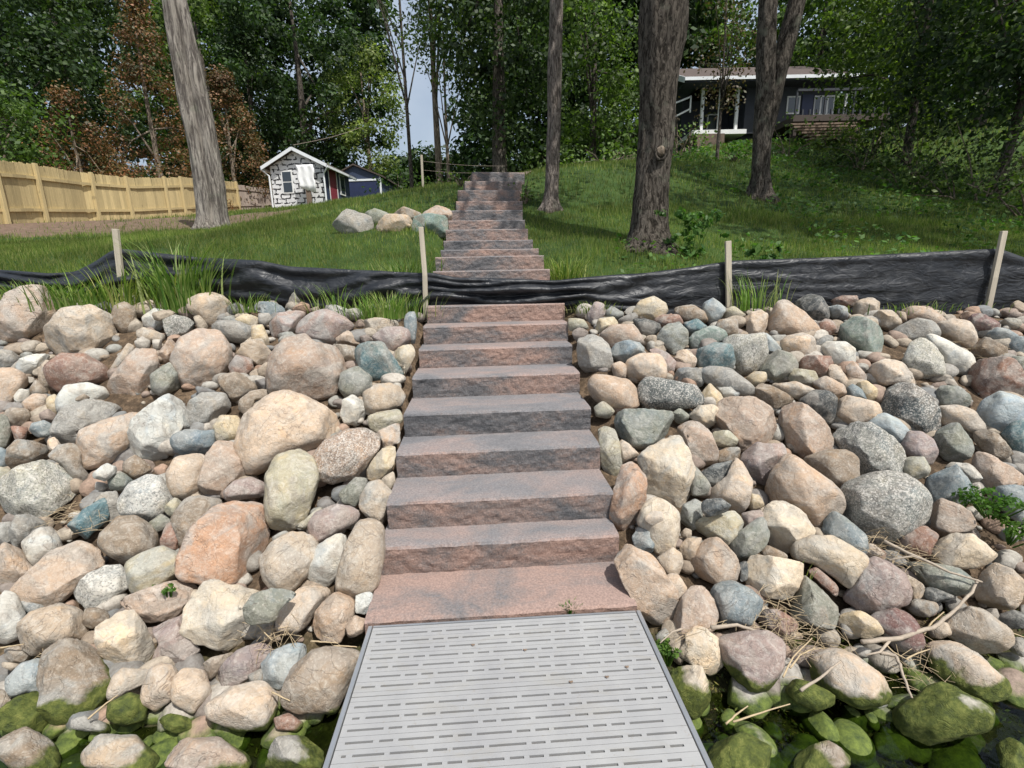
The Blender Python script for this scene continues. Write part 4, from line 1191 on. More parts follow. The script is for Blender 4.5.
# ------------------------------------------------------------------ wooden privacy fence
wf = empty('wooden_fence', tuple(FL[1])); tag(wf, 'new yellow pine board fence with posts and rails curving along the left of the lawn', 'fence')
wf2 = empty('weathered_fence', tuple(FL[4])); tag(wf2, 'short grey weathered board fence joining the new fence to the white shed', 'fence')
tops = {-60: 150, 0: 158, 33: 162, 89: 172, 137: 177.5, 190: 177, 240: 182, 272: 187}
samp = [(u, v, Y_) for u, v, Y_ in ((-60, 226, 12.5), (0, 221, 14), (33, 220, 15.4), (89, 219, 18), (137, 217.5, 20), (190, 214.5, 23), (240, 210.5, 28.5), (272, 208.5, 30))]
P3 = [at(*q) for q in samp]; T3 = [at(q[0], tops[q[0]], q[2])[2] for q in samp]
cum = [0]
for a, b in zip(P3[:-1], P3[1:]): cum.append(cum[-1] + math.hypot(b[0] - a[0], b[1] - a[1]))
def fpos(s):
    return (np.interp(s, cum, [p[0] for p in P3]), np.interp(s, cum, [p[1] for p in P3]), np.interp(s, cum, [p[2] for p in P3]), np.interp(s, cum, T3))
bw = .14; s = 0; newb = MB(); oldb = MB(); s_new = cum[6]
r_ = np.random.RandomState(5)
while s < cum[-1]:
    x0, y0, z0, t0 = fpos(s); x1, y1, z1, t1 = fpos(min(s + bw - .006, cum[-1])); old = s > s_new
    tt = t0 + r_.uniform(-.015, .015) - (.12 if old else 0)
    (oldb if old else newb).bar((x0, y0, (z0 - .2 + tt) / 2), (x1, y1, (z0 - .2 + tt) / 2 + r_.uniform(-.004, .004)), .02, tt - z0 + .2)
    s += bw
newb.build('boards', M['pine'], None).parent = wf; bpy.data.objects[-1] if False else None
oldb.build('boards', M['oldwood'], None).parent = wf2
for o in list(wf.children) : o.matrix_parent_inverse = Matrix.Translation(-Vector(wf.location))
for o in list(wf2.children): o.matrix_parent_inverse = Matrix.Translation(-Vector(wf2.location))
def fchild(mb, name, mat, par, **k):
    o = mb.build(name, mat, par, **k); o.matrix_parent_inverse = Matrix.Translation(-Vector(par.location)); return o
post_s = [np.interp(u, [q[0] for q in samp], cum) for u in (-25, 4, 43, 97, 131, 167, 184, 214, 238)]
for s in post_s:
    x, y, z, t_ = fpos(s); x1, y1, _, _ = fpos(s + .1); d = Vector((x1 - x, y1 - y, 0)).normalized(); nrm = Vector((d.y, -d.x, 0))
    if nrm.dot(Vector((0, -1, 0))) < 0 and nrm.x < 0: nrm = -nrm
    b = Vector((x, y, 0)) + nrm * .075
    mb = MB(); mb.bar((b.x, b.y, z - .3), (b.x, b.y, t_ + .03), .10, .10); fchild(mb, 'post', M['pine'], wf, bevel=.004)
for frac in (.76, .18):
    mb = MB(); mo = MB(); ss = np.arange(0, cum[-1], .6)
    for a_, b_ in zip(ss[:-1], ss[1:]):
        p0 = fpos(a_); p1 = fpos(b_ + .01); d = Vector((p1[0] - p0[0], p1[1] - p0[1], 0)).normalized(); nrm = Vector((d.y, -d.x, 0))
        if nrm.x < 0: nrm = -nrm
        za = p0[2] + (p0[3] - p0[2]) * frac; zb = p1[2] + (p1[3] - p1[2]) * frac
        (mo if a_ > s_new else mb).bar((p0[0] + nrm.x * .035, p0[1] + nrm.y * .035, za), (p1[0] + nrm.x * .035, p1[1] + nrm.y * .035, zb), .04, .09)
    fchild(mb, 'rail', M['pine'], wf); fchild(mo, 'rail', M['oldwood'], wf2)
for u in (262,):
    s = np.interp(u, [q[0] for q in samp], cum); x, y, z, t_ = fpos(s); mb = MB(); mb.bar((x + .08, y - .05, z - .2), (x + .08, y - .05, t_ - .1), .1); fchild(mb, 'post', M['oldwood'], wf2)

# ------------------------------------------------------------------ shed, garage and house
def child(mb, name, mat, par, **k):
    return mb.build(name, mat, par, **k)
# shed: local frame, x along the front, y back
a = at(275, 209.5, 24.0); b = at(329.5, 205.5, 24.0)
W_ = math.hypot(b[0] - a[0], b[1] - a[1]); yaw = math.atan2(b[1] - a[1], b[0] - a[0]) - math.radians(6)
shed = empty('garden_shed', (a[0], a[1], a[2] - .1), yaw); tag(shed, 'small gabled shed wrapped in white boards with black seams behind the lawn', 'shed')
hl = 1.98; hp = 2.62; D_ = 2.7
mb = MB(); mb.add([(0, 0, -.5), (W_, 0, -.5), (W_, 0, hl), (W_ * .5, 0, hp), (0, 0, hl)], [(0, 1, 2, 3, 4)]); mb.add([(0, D_, -.5), (W_, D_, -.5), (W_, D_, hl), (W_ * .5, D_, hp), (0, D_, hl)], [(4, 3, 2, 1, 0)]); mb.add([(0, 0, -.5), (0, D_, -.5), (0, D_, hl), (0, 0, hl)], [(3, 2, 1, 0)])
child(mb, 'wall', M['wrap'], shed)
mb = MB(); mb.add([(W_, 0, -.5), (W_, D_, -.5), (W_, D_, hl), (W_, 0, hl)], [(0, 1, 2, 3)]); child(mb, 'side_wall', M['navy'], shed)
for sx in (0, 1):
    mb = MB(); x0 = -.28 if sx == 0 else W_ + .28; sl = (hp - hl) / (W_ / 2); z0 = hl - .28 * sl
    n_ = [(x0, -.25, z0 + .02), (x0, D_ + .25, z0 + .02), (W_ / 2, D_ + .25, hp + .02), (W_ / 2, -.25, hp + .02)]
    n_ += [(p[0], p[1], p[2] + .07) for p in n_]
    mb.add(n_, [(0, 1, 2, 3), (7, 6, 5, 4), (0, 4, 5, 1), (1, 5, 6, 2), (2, 6, 7, 3), (3, 7, 4, 0)]); child(mb, 'roof', M['shingle'], shed)
    mb = MB(); mb.bar((x0, -.27, z0 + .03), (W_ / 2, -.27, hp + .03), .03, .14); child(mb, 'bargeboard', M['trim'], shed)
    mb = MB(); mb.bar((x0, -.25, z0 + .0), (x0, D_ + .25, z0 + .0), .09, .10); child(mb, 'gutter', M['trim'], shed)
    mb = MB(); xx = -.03 if sx == 0 else W_ + .03
    mb.tube([(x0, -.2, z0 - .03), (xx, -.09, z0 - .28), (xx, -.09, -.1)], .04, 8); child(mb, 'downspout', M['trim'], shed)
win = child(MB().box(.52, 1.06, -.035, 0.005, .78, 1.78), 'window', M['white'], shed)
child(MB().box(.58, 1.0, -.045, -.034, .84, 1.26), 'pane', M['glass'], win); child(MB().box(.58, 1.0, -.045, -.034, 1.31, 1.72), 'pane', M['glass'], win)
dr = child(MB().box(W_ - .01, W_ + .04, .40, 1.15, .0, 1.98), 'door', M['red'], shed); child(MB().box(W_ + .038, W_ + .05, .33, .40, 0, 2.02), 'frame', M['white'], dr); child(MB().box(W_ + .038, W_ + .05, 1.15, 1.22, 0, 2.02), 'frame', M['white'], dr)
w2 = child(MB().box(W_ - .01, W_ + .04, 1.55, 2.1, .9, 1.85), 'window', M['white'], shed); child(MB().box(W_ + .038, W_ + .05, 1.61, 2.04, .97, 1.78), 'pane', M['glass'], w2)
# cloth over a plank stood against the shed
cb_ = empty('draped_board', tuple(at(310, 207, 23.4)), yaw); tag(cb_, 'white sheet hung over a brown post in front of the shed', 'draped board')
mb = MB(); n1, n2 = 14, 12
gr = [((i / (n1 - 1) - .5) * .78 + .03 * math.sin(j), -.06 - .018 * math.sin(i * 1.1 + j * .2), .85 + (j / (n2 - 1)) * .95 + .03 * math.sin(i * 1.7) * (j == 0) - .02 * (j == 0) * i) for j in range(n2) for i in range(n1)]
mb.add(gr, [(j * n1 + i, j * n1 + i + 1, (j + 1) * n1 + i + 1, (j + 1) * n1 + i) for j in range(n2 - 1) for i in range(n1 - 1)])
o = child(mb, 'sheet', M['cloth'], cb_, smooth=True); sd_ = o.modifiers.new('thick', 'SOLIDIFY'); sd_.thickness = .01
child(MB().box(-.10, .12, -.04, .04, -.3, 1.75), 'post', M['deckwood'], cb_)
# garage further back
a = at(346, 200, 31); gar = empty('navy_garage', (a[0], a[1], a[2] - .1), math.radians(-4)); tag(gar, 'dark navy gabled garage with white trim behind the shed', 'garage')
W2 = 2.25; hl2 = 1.35; hp2 = 2.0
mb = MB(); mb.add([(-.6, 0, -.5), (W2, 0, -.5), (W2, 0, hl2), (W2 * .3, 0, hp2), (-.6, 0, hl2 + .1), (-.6, 4, -.5), (W2, 4, -.5), (W2, 4, hl2), (W2 * .3, 4, hp2), (-.6, 4, hl2 + .1)], [(0, 1, 2, 3, 4), (9, 8, 7, 6, 5), (1, 6, 7, 2), (0, 4, 9, 5)]); child(mb, 'wall', M['navy'], gar)
child(MB().box(0, W2 - .12, -.03, .01, -.3, 1.12), 'door', M['navypanel'], gar)
child(MB().box(-.1, W2 - .1, -.06, -.0, 1.14, 1.25), 'lintel', M['trim'], gar)
child(MB().box(W2 - .08, W2 + .02, -.07, .02, -.3, 1.35), 'corner_trim', M['trim'], gar)
for p0, p1 in (((-.7, hl2 + .05), (W2 * .3, hp2 + .03)), ((W2 * .3, hp2 + .03), (W2 + .2, hl2 - .06))):
    mb = MB(); mb.add([(p0[0], -.15, p0[1]), (p1[0], -.15, p1[1]), (p1[0], 4.1, p1[1]), (p0[0], 4.1, p0[1]), (p0[0], -.15, p0[1] + .08), (p1[0], -.15, p1[1] + .08), (p1[0], 4.1, p1[1] + .08), (p0[0], 4.1, p0[1] + .08)], [(3, 2, 1, 0), (4, 5, 6, 7), (0, 1, 5, 4), (1, 2, 6, 5), (2, 3, 7, 6), (3, 0, 4, 7)]); child(mb, 'roof', M['shingle'], gar)
a = at(379, 200, 33); sh2 = empty('small_outbuilding', (a[0], a[1], a[2] - .1), 0); tag(sh2, 'little dark lean-to at the right end of the navy garage', 'outbuilding')
child(MB().add([(0, 0, -.5), (.75, 0, -.5), (.75, 0, .75), (0, 0, 1.1), (0, 3, -.5), (.75, 3, -.5), (.75, 3, .75), (0, 3, 1.1)], [(0, 1, 2, 3), (7, 6, 5, 4), (1, 5, 6, 2), (0, 3, 7, 4)]), 'wall', M['navy'], sh2)
child(MB().add([(-.05, -.1, 1.14), (.9, -.1, .7), (.9, 3.1, .7), (-.05, 3.1, 1.14), (-.05, -.1, 1.2), (.9, -.1, .76), (.9, 3.1, .76), (-.05, 3.1, 1.2)], [(3, 2, 1, 0), (4, 5, 6, 7), (0, 1, 5, 4), (1, 2, 6, 5), (2, 3, 7, 6), (3, 0, 4, 7)]), 'roof', M['shingle'], sh2)

# house on the rise
HY = 22.0
def hx(u, v=110, Y_=HY): return at(u, v, Y_)[0]
def hz(v, u=760, Y_=HY): return at(u, v, Y_)[2]
HX0 = hx(696, 84); HX1 = hx(848, 90); ZE = hz(86); ZF = hz(128)
house = empty('hillside_house', (HX0, HY, ZF)); tag(house, 'dark blue single-storey house with white eaves and a deck on the rise at right', 'house')
hw_ = HX1 - HX0; he = ZE - ZF
def hb(x0, x1, y0, y1, z0, z1): return MB().box(x0, x1, y0, y1, z0, z1)
LX = lambda u: hx(u) - HX0
LZ = lambda v: hz(v) - ZF
child(hb(0, LX(745), 1.6, 7.5, -1.4, he - .02), 'wall', M['dkblue'], house)
child(hb(LX(745), hw_ - .5, .0, 7.5, -.2, he - .02), 'wall', M['dkblue'], house)
child(hb(LX(745), hw_ - .8, .3, 7.4, -1.6, -.2), 'foundation', M['dkblue'], house)
# low gable roof: ridge along x
ri = 1.95; ov = .75
mb = MB(); yb = 8.0
pr = [(-ov, he), (3.7, he + ri), (yb, he)]
for (y0, z0), (y1, z1) in (((-ov, he), (3.7, he + ri)), ((3.7, he + ri), (yb, he))):
    mb.add([(-.7, y0, z0), (hw_ + .1, y0, z0), (hw_ + .1, y1, z1), (-.7, y1, z1), (-.7, y0, z0 + .10), (hw_ + .1, y0, z0 + .10), (hw_ + .1, y1, z1 + .10), (-.7, y1, z1 + .10)], [(3, 2, 1, 0), (4, 5, 6, 7), (0, 1, 5, 4), (1, 2, 6, 5), (2, 3, 7, 6), (3, 0, 4, 7)])
child(mb, 'roof', M['shingle'], house)
child(MB().add([(0.02, .0, he), (0.02, 3.7, he + ri), (0.02, 7.5, he), (.1, 0, he), (.1, 3.7, he + ri), (.1, 7.5, he)], [(0, 1, 2), (5, 4, 3)]), 'gable', M['dkblue'], house)
child(MB().box(-.72, hw_ + .12, -ov - .04, -ov - .003, he - .0, he + .12), 'fascia', M['trim'], house)
child(MB().bar((-.73, -ov, he + .03), (-.73, 3.7, he + ri + .03), .03, .2), 'bargeboard', M['trim'], house)
child(MB().box(-.7, hw_ + .1, -ov, 0, he - .06, he - .04), 'soffit', M['dkblue'], house)
child(hb(-.1, LX(746), -.2, 1.6, -.25, -.08), 'porch_floor', M['white'], house)
for u in (701.5, 719, 736):
    child(hb(LX(u) - .055, LX(u) + .055, -.12, -.01, -.08, he - .06), 'porch_post', M['white'], house)
mb = MB(); 
mb.bar((-.95, -.2, LZ(101) - .1), (-.25, -.2, LZ(97)), .05, .06); mb.bar((-.95, -.2, LZ(116) - .05), (-.25, -.2, LZ(109)), .05, .06); mb.bar((-.95, -.2, LZ(117) - .1), (-.95, -.2, LZ(101) - .1), .05); mb.bar((-.25, -.2, LZ(110) - .1), (-.25, -.2, LZ(96)), .05)
child(mb, 'stair_rail', M['white'], house)
for (u0, u1, v0, v1, mat) in ((786, 799, 97, 115, 'glass'), (813, 833, 97, 117, 'glass'), (722, 735, 101, 119, 'glass')):
    y_ = -.035 if u0 > 745 else 1.56
    f_ = child(hb(LX(u0), LX(u1), y_, y_ + .03, LZ(v1), LZ(v0)), 'window', M['white'], house)
    nn = 1 if u1 - u0 < 16 else 3
    for k in range(nn):
        xa = LX(u0) + (LX(u1) - LX(u0)) * (k + .07) / nn + .02; xb = LX(u0) + (LX(u1) - LX(u0)) * (k + .93) / nn - .02
        child(hb(xa, xb, y_ - .012, y_ + .0, LZ(v1) + .06, LZ(v0) - .06), 'pane', M['glass'], f_)
child(hb(LX(801), LX(812), -.03, .01, LZ(118), LZ(96)), 'door', M['navypanel'], house)
child(hb(LX(843), LX(844) + .03, -.08, -.0, LZ(118), LZ(96)), 'corner_trim', M['white'], house)
deck = child(hb(LX(768), LX(856), -2.0, -.02, -.32, -.10), 'deck', M['darkwood'], house)
mb = MB()
for k in range(14):
    x = LX(770) + (LX(855) - LX(770)) * k / 13; mb.box(x - .03, x + .03, -1.98, -1.92, -.1, .75 if k % 4 == 0 else .1)
mb.box(LX(770), LX(856), -2.0, -1.9, .72, .80); child(mb, 'deck_railing', M['dkblue'], deck)
mb = MB()
for x in (LX(772), LX(800), LX(830), LX(853)): child(MB().box(x - .06, x + .06, -1.9, -1.78, -2.0, -.3), 'deck_post', M['darkwood'], deck)
pass
mb = MB()
for k in range(6): mb.box(LX(762), LX(822) - k * .16, -2.3 - .28 * k, -2.05 - .28 * k, -.52 - .17 * k, -.46 - .17 * k)
child(mb, 'deck_steps', M['deckwood'], house)
child(hb(.1, LX(724), -.25, -.05, -1.2, -.24), 'stone_base', M['soilpile'], house)

# ------------------------------------------------------------------ trees
def quads(C, N, S, asp=.6, r_=None):
    """leaf quads at centres C with normals N and sizes S -> V, loops"""
    n = len(C); A = r_.normal(size=(n, 3)); T = np.cross(N, A); T /= np.linalg.norm(T, axis=1)[:, None] + 1e-9; B = np.cross(N, T)
    S = S[:, None]
    V = np.stack([C - T * S, C + B * S * asp, C + T * S, C - B * S * asp], 1).reshape(-1, 3)
    return V, np.arange(4 * n)
def crown_pts(clumps, per, spread, r_):
    C = []; N = []
    for (c, s) in clumps:
        n = max(3, int(per * s * s)); d = r_.normal(size=(n, 3)); d /= np.linalg.norm(d, axis=1)[:, None]
        rad = s * spread * (r_.uniform(0.15, 1, n) ** .5)[:, None]
        C.append(np.array(c) + d * rad * [1, 1, .62]); N.append(d + r_.normal(size=(n, 3)) * .6 + [0, 0, .5])
    C = np.concatenate(C); N = np.concatenate(N); N /= np.linalg.norm(N, axis=1)[:, None]; return C, N
def make_tree(name, label, base, height, trunk_r, crown_c, crown_r, nclump, leafsize, mat, barkm, sd, per=60, lean=(0, 0), trunk_top=None, group=None, shape='round', cat='tree', csize=(.55, 1.1), seg=10, limbs=7, rough=.12):
    r_ = np.random.RandomState(sd); root = empty(name, base); tag(root, label, cat, group)
    tt = trunk_top or height * .8; mb = MB(); n = 12; cx, cy = 0, 0
    pts = []
    for i in range(n + 1):
        s = i / n; pts.append((lean[0] * s + .12 * trunk_r * 4 * math.sin(s * 4 + sd) * s, lean[1] * s, -.3 + (tt + .3) * s))
    rad = [trunk_r * (1.0 - .78 * (i / n) + .45 * max(0, 1 - i / 1.2) * .6) for i in range(n + 1)]
    mb.tube(pts, rad, seg, rough, sd)
    # clumps
    cl = []; tries = 0
    while len(cl) < nclump and tries < nclump * 30:
        tries += 1
        d = r_.normal(size=3); d /= np.linalg.norm(d); q = r_.uniform(.35, 1) ** .6
        p = np.array(crown_c) + d * np.array(crown_r) * q
        if shape == 'cone':
            hh = r_.uniform(0, 1) ** 1.3; a = r_.uniform(0, 6.283); rr = (1 - hh) * r_.uniform(.55, 1)
            p = np.array(crown_c) + [math.cos(a) * crown_r[0] * rr, math.sin(a) * crown_r[1] * rr, -crown_r[2] + 2 * crown_r[2] * hh]
        cl.append((p, r_.uniform(*csize)))
    for i in range(limbs):
        if not cl: break
        p, s_ = cl[i * (len(cl) // limbs)]; k = r_.randint(int(n * .4), n); a = Vector(pts[k]); b = Vector(p); mdp = a.lerp(b, .5) + Vector((0, 0, .12 * (b - a).length))
        r0 = rad[k] * .55; mb.tube([a, a.lerp(mdp, .5), mdp, mdp.lerp(b, .6), b], [r0, r0 * .8, r0 * .55, r0 * .35, r0 * .12], 6)
    mb.build('trunk', barkm, root, smooth=True)
    if cl:
        C, N = crown_pts(cl, per * 2.6, 1.05, r_); S = leafsize * .85 * r_.uniform(.5, 1.3, len(C))
        V, L = quads(C, N, S, .62, r_); me = np_mesh('crown', V, L, 4); link_mesh('crown', me, mat, root)
    return root
# --- the four near trunks
# leaning pale twin-stem trunk at left
def px_trunk(name, label, stems, mat, crown=None, knots=()):
    """stems: list of (Y, [(u, v, width_px)...]) from bottom to top, extended upward out of the frame"""
    b0 = stems[0][1][0]; base = at(b0[0], b0[1], stems[0][0]); root = empty(name, tuple(base)); tag(root, label, 'tree')
    mb = MB()
    for si, (Y_, pr) in enumerate(stems):
        pts = []; rad = []; P = [at(u, v, Y_) for u, v, w in pr]; R = [w / 2 / (F / ((p - CAM) @ FW)) for (u, v, w), p in zip(pr, P)]
        n = 120
        zs = [p[2] for p in P]; z0 = zs[0] - .25; z1 = zs[-1] + 3.6
        dx = (P[-1][0] - P[-2][0]) / (P[-1][2] - P[-2][2])
        for i in range(n + 1):
            z = z0 + (z1 - z0) * i / n
            x = np.interp(z, zs, [p[0] for p in P]) + max(0, z - zs[-1]) * dx
            r = np.interp(z, zs, R) * (1 - .09 * max(0, z - zs[-1]))
            fl = 1 + .35 * math.exp(-max(0, z - zs[0]) / .12)
            pts.append(Vector((x, Y_, z)) - Vector(base)); rad.append(r * fl)
        seg = 72; q0 = mb.n; vv = []
        for i in range(n + 1):
            zz = pts[i].z
            for k in range(seg):
                th = 2 * math.pi * k / seg; cx_, sy_ = math.cos(th), math.sin(th); R_ = rad[i]
                q = Vector((cx_ * R_ * 11, sy_ * R_ * 11, zz * 1.7 + si * 9)); q2 = Vector((cx_ * R_ * 26, sy_ * R_ * 26, zz * 5 + si * 4))
                rd = abs(mnoise.noise(q)) * -.11 + abs(mnoise.noise(q2)) * -.07 + mnoise.noise(Vector((cx_ * 1.5, sy_ * 1.5, zz * 1.1 + si))) * .12
                fl = math.exp(-max(0, zz + .02) / .13) * (.25 + .22 * math.sin(5 * th + si * 2 + b0[0]))
                vv.append(pts[i] + Vector((cx_, sy_, 0)) * R_ * (1.04 + rd + max(-.1, fl)))
        mb.add(vv, [(i * seg + k, i * seg + (k + 1) % seg, (i + 1) * seg + (k + 1) % seg, (i + 1) * seg + k) for i in range(n) for k in range(seg)])
        top = pts[-1]
        if crown:
            r_ = np.random.RandomState(int(b0[0]) + si)
            for q in range(5):
                a = r_.uniform(0, 6.28); e = top + Vector((math.cos(a) * crown[0] * .7, math.sin(a) * crown[0] * .7, r_.uniform(.5, crown[1])))
                st = pts[-1 - q]; mb.tube([st, st.lerp(e, .4) + Vector((0, 0, .25)), e], [rad[-1] * .7, rad[-1] * .4, .02], 7)
    mb.build('trunk', mat, root, smooth=True)
    for (u, v, Y_, r) in knots:
        p = at(u, v, Y_) - base; q = MB(); V, Fq = ICO[3]; q.add([tuple(p + k * [r, r * .5, r * 1.1] * (1 - .35 * (abs(k[0]) < .3 and abs(k[2]) < .3))) for k in V], Fq); q.build('knot', M['bark_brown'], root, smooth=True)
        rg_ = MB(); rg_.tube([tuple(p + Vector((math.cos(a_) * r * 1.25, -r * .2, math.sin(a_) * r * 1.5 - r * .3))) for a_ in np.linspace(-3.6, .5, 14)], r * .30, 8); rg_.build('bark_ring', M['bark_dark'], root, smooth=True)
    if crown:
        r_ = np.random.RandomState(int(b0[0])); cl = []
        for k in range(crown[2]):
            d = r_.normal(size=3); d /= np.linalg.norm(d)
            cl.append((np.array(top) + d * [crown[0], crown[0], crown[1]] * r_.uniform(.4, 1) + [0, 0, crown[1] * .75], r_.uniform(.5, .9)))
        C, N = crown_pts(cl, 70, 1.0, r_); V, L = quads(C, N, .085 * r_.uniform(.7, 1.3, len(C)), .62, r_)
        link_mesh('crown', np_mesh('crown', V, L, 4), M['leaf_mid'], root)
    return root
px_trunk('leaning_tree', 'pale weathered tree trunk leaning left over the lawn, split down its middle', [(10.0, [(208, 230, 17), (205, 200, 15.5), (195, 140, 14.5), (184, 90, 14), (176, 43, 13.5)]), (10.12, [(220, 229, 16), (216, 185, 15.5), (207, 130, 15.5), (198, 85, 14.5), (189, 43, 13.5)])], M['bark_pale'])
px_trunk('slender_tree', 'slender straight grey-brown tree trunk right of the stairs', [(9.0, [(551, 210, 15), (552.5, 180, 13.5), (554, 120, 13.5), (555.5, 43, 14)])], M['bark_grey'], (1.6, 1.6, 16))
px_trunk('oak_tree', 'thick furrowed dark tree trunk with a knot, growing on the right lawn', [(6.5, [(649, 251, 40), (650, 225, 36), (653, 170, 33), (656, 140, 35), (658, 100, 36), (660, 65, 40), (662, 45, 44), (663, 25, 48)])], M['bark_dark'], (2.6, 1.9, 34), [(661, 151, 6.27, .055)])
px_trunk('forked_tree', 'forked dark tree in front of the house, one stem leaning right', [(10.2, [(763, 201, 19), (761, 170, 17), (762, 130, 17), (765, 90, 17), (766.5, 43, 18)]), (10.35, [(757, 188, 14), (762, 150, 13), (771, 110, 15), (778, 75, 16), (786, 43, 17)])], M['bark_dark'], (1.9, 1.5, 20))

def T(name, label, u, v, Y_, h, tr, cw, ch, ncl, ls, mat, bk, sd, cz=None, **k):
    p = at(u, v, Y_); b = (p[0], p[1], float(lawn(p[0], p[1])) if not k.pop('raw', False) else p[2])
    cz = h - ch if cz is None else cz
    return make_tree(name, label, b, h, tr, (0, 0, cz), (cw, cw * .8, ch), ncl, ls, M[mat], M[bk], sd, **k)
BG = 'trees of the wood behind the lawn'
T('oak_tree', 'big dark oak behind the new pine fence at the far left', 20, 200, 24, 13, .3, 4.2, 5.6, 95, .13, 'leaf_dark', 'bark_dark', 11, group=BG)
T('oak_tree', 'dark rounded oak behind the fence, left of the rust cedars', 90, 200, 29, 14, .3, 4.6, 6.3, 100, .15, 'leaf_dark', 'bark_dark', 12, group=BG)
T('young_tree', 'pale green bushy tree at the left frame edge behind the fence', 5, 205, 18.5, 6.0, .12, 2.2, 2.8, 50, .10, 'leaf_mid', 'bark_brown', 13, group=BG)
T('cedar_tree', 'rust-tinged cedar behind the middle of the pine fence', 88, 205, 21.5, 5.0, .12, 3.0, 2.4, 90, .07, 'leaf_rust', 'bark_brown', 14, shape='cone', csize=(.35, .7), per=110, group=BG)
T('cedar_tree', 'tall browning cedar behind the leaning pale trunk', 165, 203, 26, 10.5, .16, 3.6, 5.2, 150, .08, 'leaf_rust', 'bark_brown', 15, shape='cone', csize=(.4, .8), per=100, group=BG)
T('cedar_tree', 'wide rust-brown cedar rising above the grey fence and shed', 238, 203, 31, 7.6, .16, 4.0, 3.7, 150, .09, 'leaf_rust', 'bark_brown', 16, shape='cone', csize=(.45, .9), per=90, group=BG)
T('spruce_tree', 'dark conifer standing just left of the white shed', 262, 200, 35, 12, .2, 3.2, 6, 90, .10, 'leaf_dark', 'bark_dark', 17, shape='cone', csize=(.5, 1.0), per=80, group=BG)
T('maple_tree', 'tall dark maple towering over the white shed', 310, 195, 36, 17, .35, 5.2, 7.8, 120, .17, 'leaf_dark', 'bark_dark', 18, group=BG)
T('maple_tree', 'mid green maple between the shed and the cedars', 222, 195, 38, 16, .35, 4.6, 7.4, 95, .17, 'leaf_mid', 'bark_dark', 19, group=BG)
T('poplar_tree', 'airy light green poplar right of the navy garage', 372, 195, 36, 11.0, .2, 2.5, 4.6, 48, .13, 'leaf_light', 'bark_brown', 20, group=BG)
T('thin_tree', 'very thin dark trunk with sparse leaves left of the utility pole', 412, 188, 24, 14, .10, 2.0, 2.2, 16, .10, 'leaf_dark', 'bark_dark', 21, cz=9.4, trunk_top=13.5, limbs=9, group=BG)
T('ash_tree', 'tall forked light brown trunk with thin foliage against the sky gap', 440, 186, 22, 13, .16, 2.0, 2.6, 18, .09, 'leaf_mid', 'bark_brown', 22, cz=8.8, trunk_top=12, limbs=9, group=BG)
T('young_tree', 'slim pale trunk between the ash and the stairs', 449, 184, 21, 8, .085, 1.1, 1.6, 14, .08, 'leaf_mid', 'bark_brown', 23, cz=5.6, trunk_top=7, group=BG)
T('maple_tree', 'big shady maple right behind the top of the stairs', 500, 172, 19, 13, .3, 2.7, 5.4, 125, .11, 'leaf_dark', 'bark_dark', 24, cz=6.6, group=BG)
T('linden_tree', 'mid green linden seen between the slender and the furrowed trunks', 592, 166, 24, 11, .2, 2.9, 4.6, 80, .11, 'leaf_mid', 'bark_dark', 25, cz=5.2, group=BG)
T('young_tree', 'dying reddish young tree in front of the house porch', 717, 158, 15, 4.0, .055, 1.0, 1.7, 30, .055, 'leaf_dry', 'bark_dark', 26, cz=2.9, per=60, trunk_top=4.2, limbs=12, csize=(.3, .6), group=BG)
T('maple_tree', 'tall tree rising behind the left part of the house roof', 705, 100, 36, 12, .25, 4.2, 5, 75, .17, 'leaf_mid', 'bark_dark', 27, group=BG)
T('maple_tree', 'tall tree rising behind the right part of the house roof', 815, 100, 34, 12.5, .25, 3.8, 5, 75, .17, 'leaf_mid', 'bark_dark', 28, group=BG)
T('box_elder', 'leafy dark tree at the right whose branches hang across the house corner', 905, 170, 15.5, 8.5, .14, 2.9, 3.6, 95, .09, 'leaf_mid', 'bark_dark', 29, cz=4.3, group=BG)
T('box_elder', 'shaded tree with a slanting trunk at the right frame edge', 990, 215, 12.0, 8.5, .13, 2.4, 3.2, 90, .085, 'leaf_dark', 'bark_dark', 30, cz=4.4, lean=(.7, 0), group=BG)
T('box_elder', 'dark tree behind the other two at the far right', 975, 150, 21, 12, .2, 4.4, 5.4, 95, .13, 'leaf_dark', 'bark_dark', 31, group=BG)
for i_, (x_, y_, h_, cz_, rr_) in enumerate(((11.5, 5.0, 12.5, 9.6, 3.3), (14.5, 9.5, 14, 11.5, 3.6), (10.0, 9.0, 14, 11.2, 3.0), (7.6, 5.6, 11.5, 9.0, 2.4))):  # trees added out of view so their crowns shade the right slope
    make_tree('shade_tree', ['nearest tall shade tree beyond the right frame edge', 'farthest shade tree beyond the right frame edge', 'shade tree beyond the right edge, over the right slope', 'shade tree whose high crown hangs over the leaning stake'][i_], (x_ + 3.0, y_ - (1.5 if i_ < 3 else 3.5), float(lawn(x_, max(y_, 4.6))) - .3), h_, .22, (-3.0, 1.5 if i_ < 3 else 3.5, cz_), (rr_, rr_, 1.7), 60, .12, M['leaf_dark'], M['bark_dark'], 500 + i_, per=26, group='shade trees right of the frame', csize=(.7, 1.2))
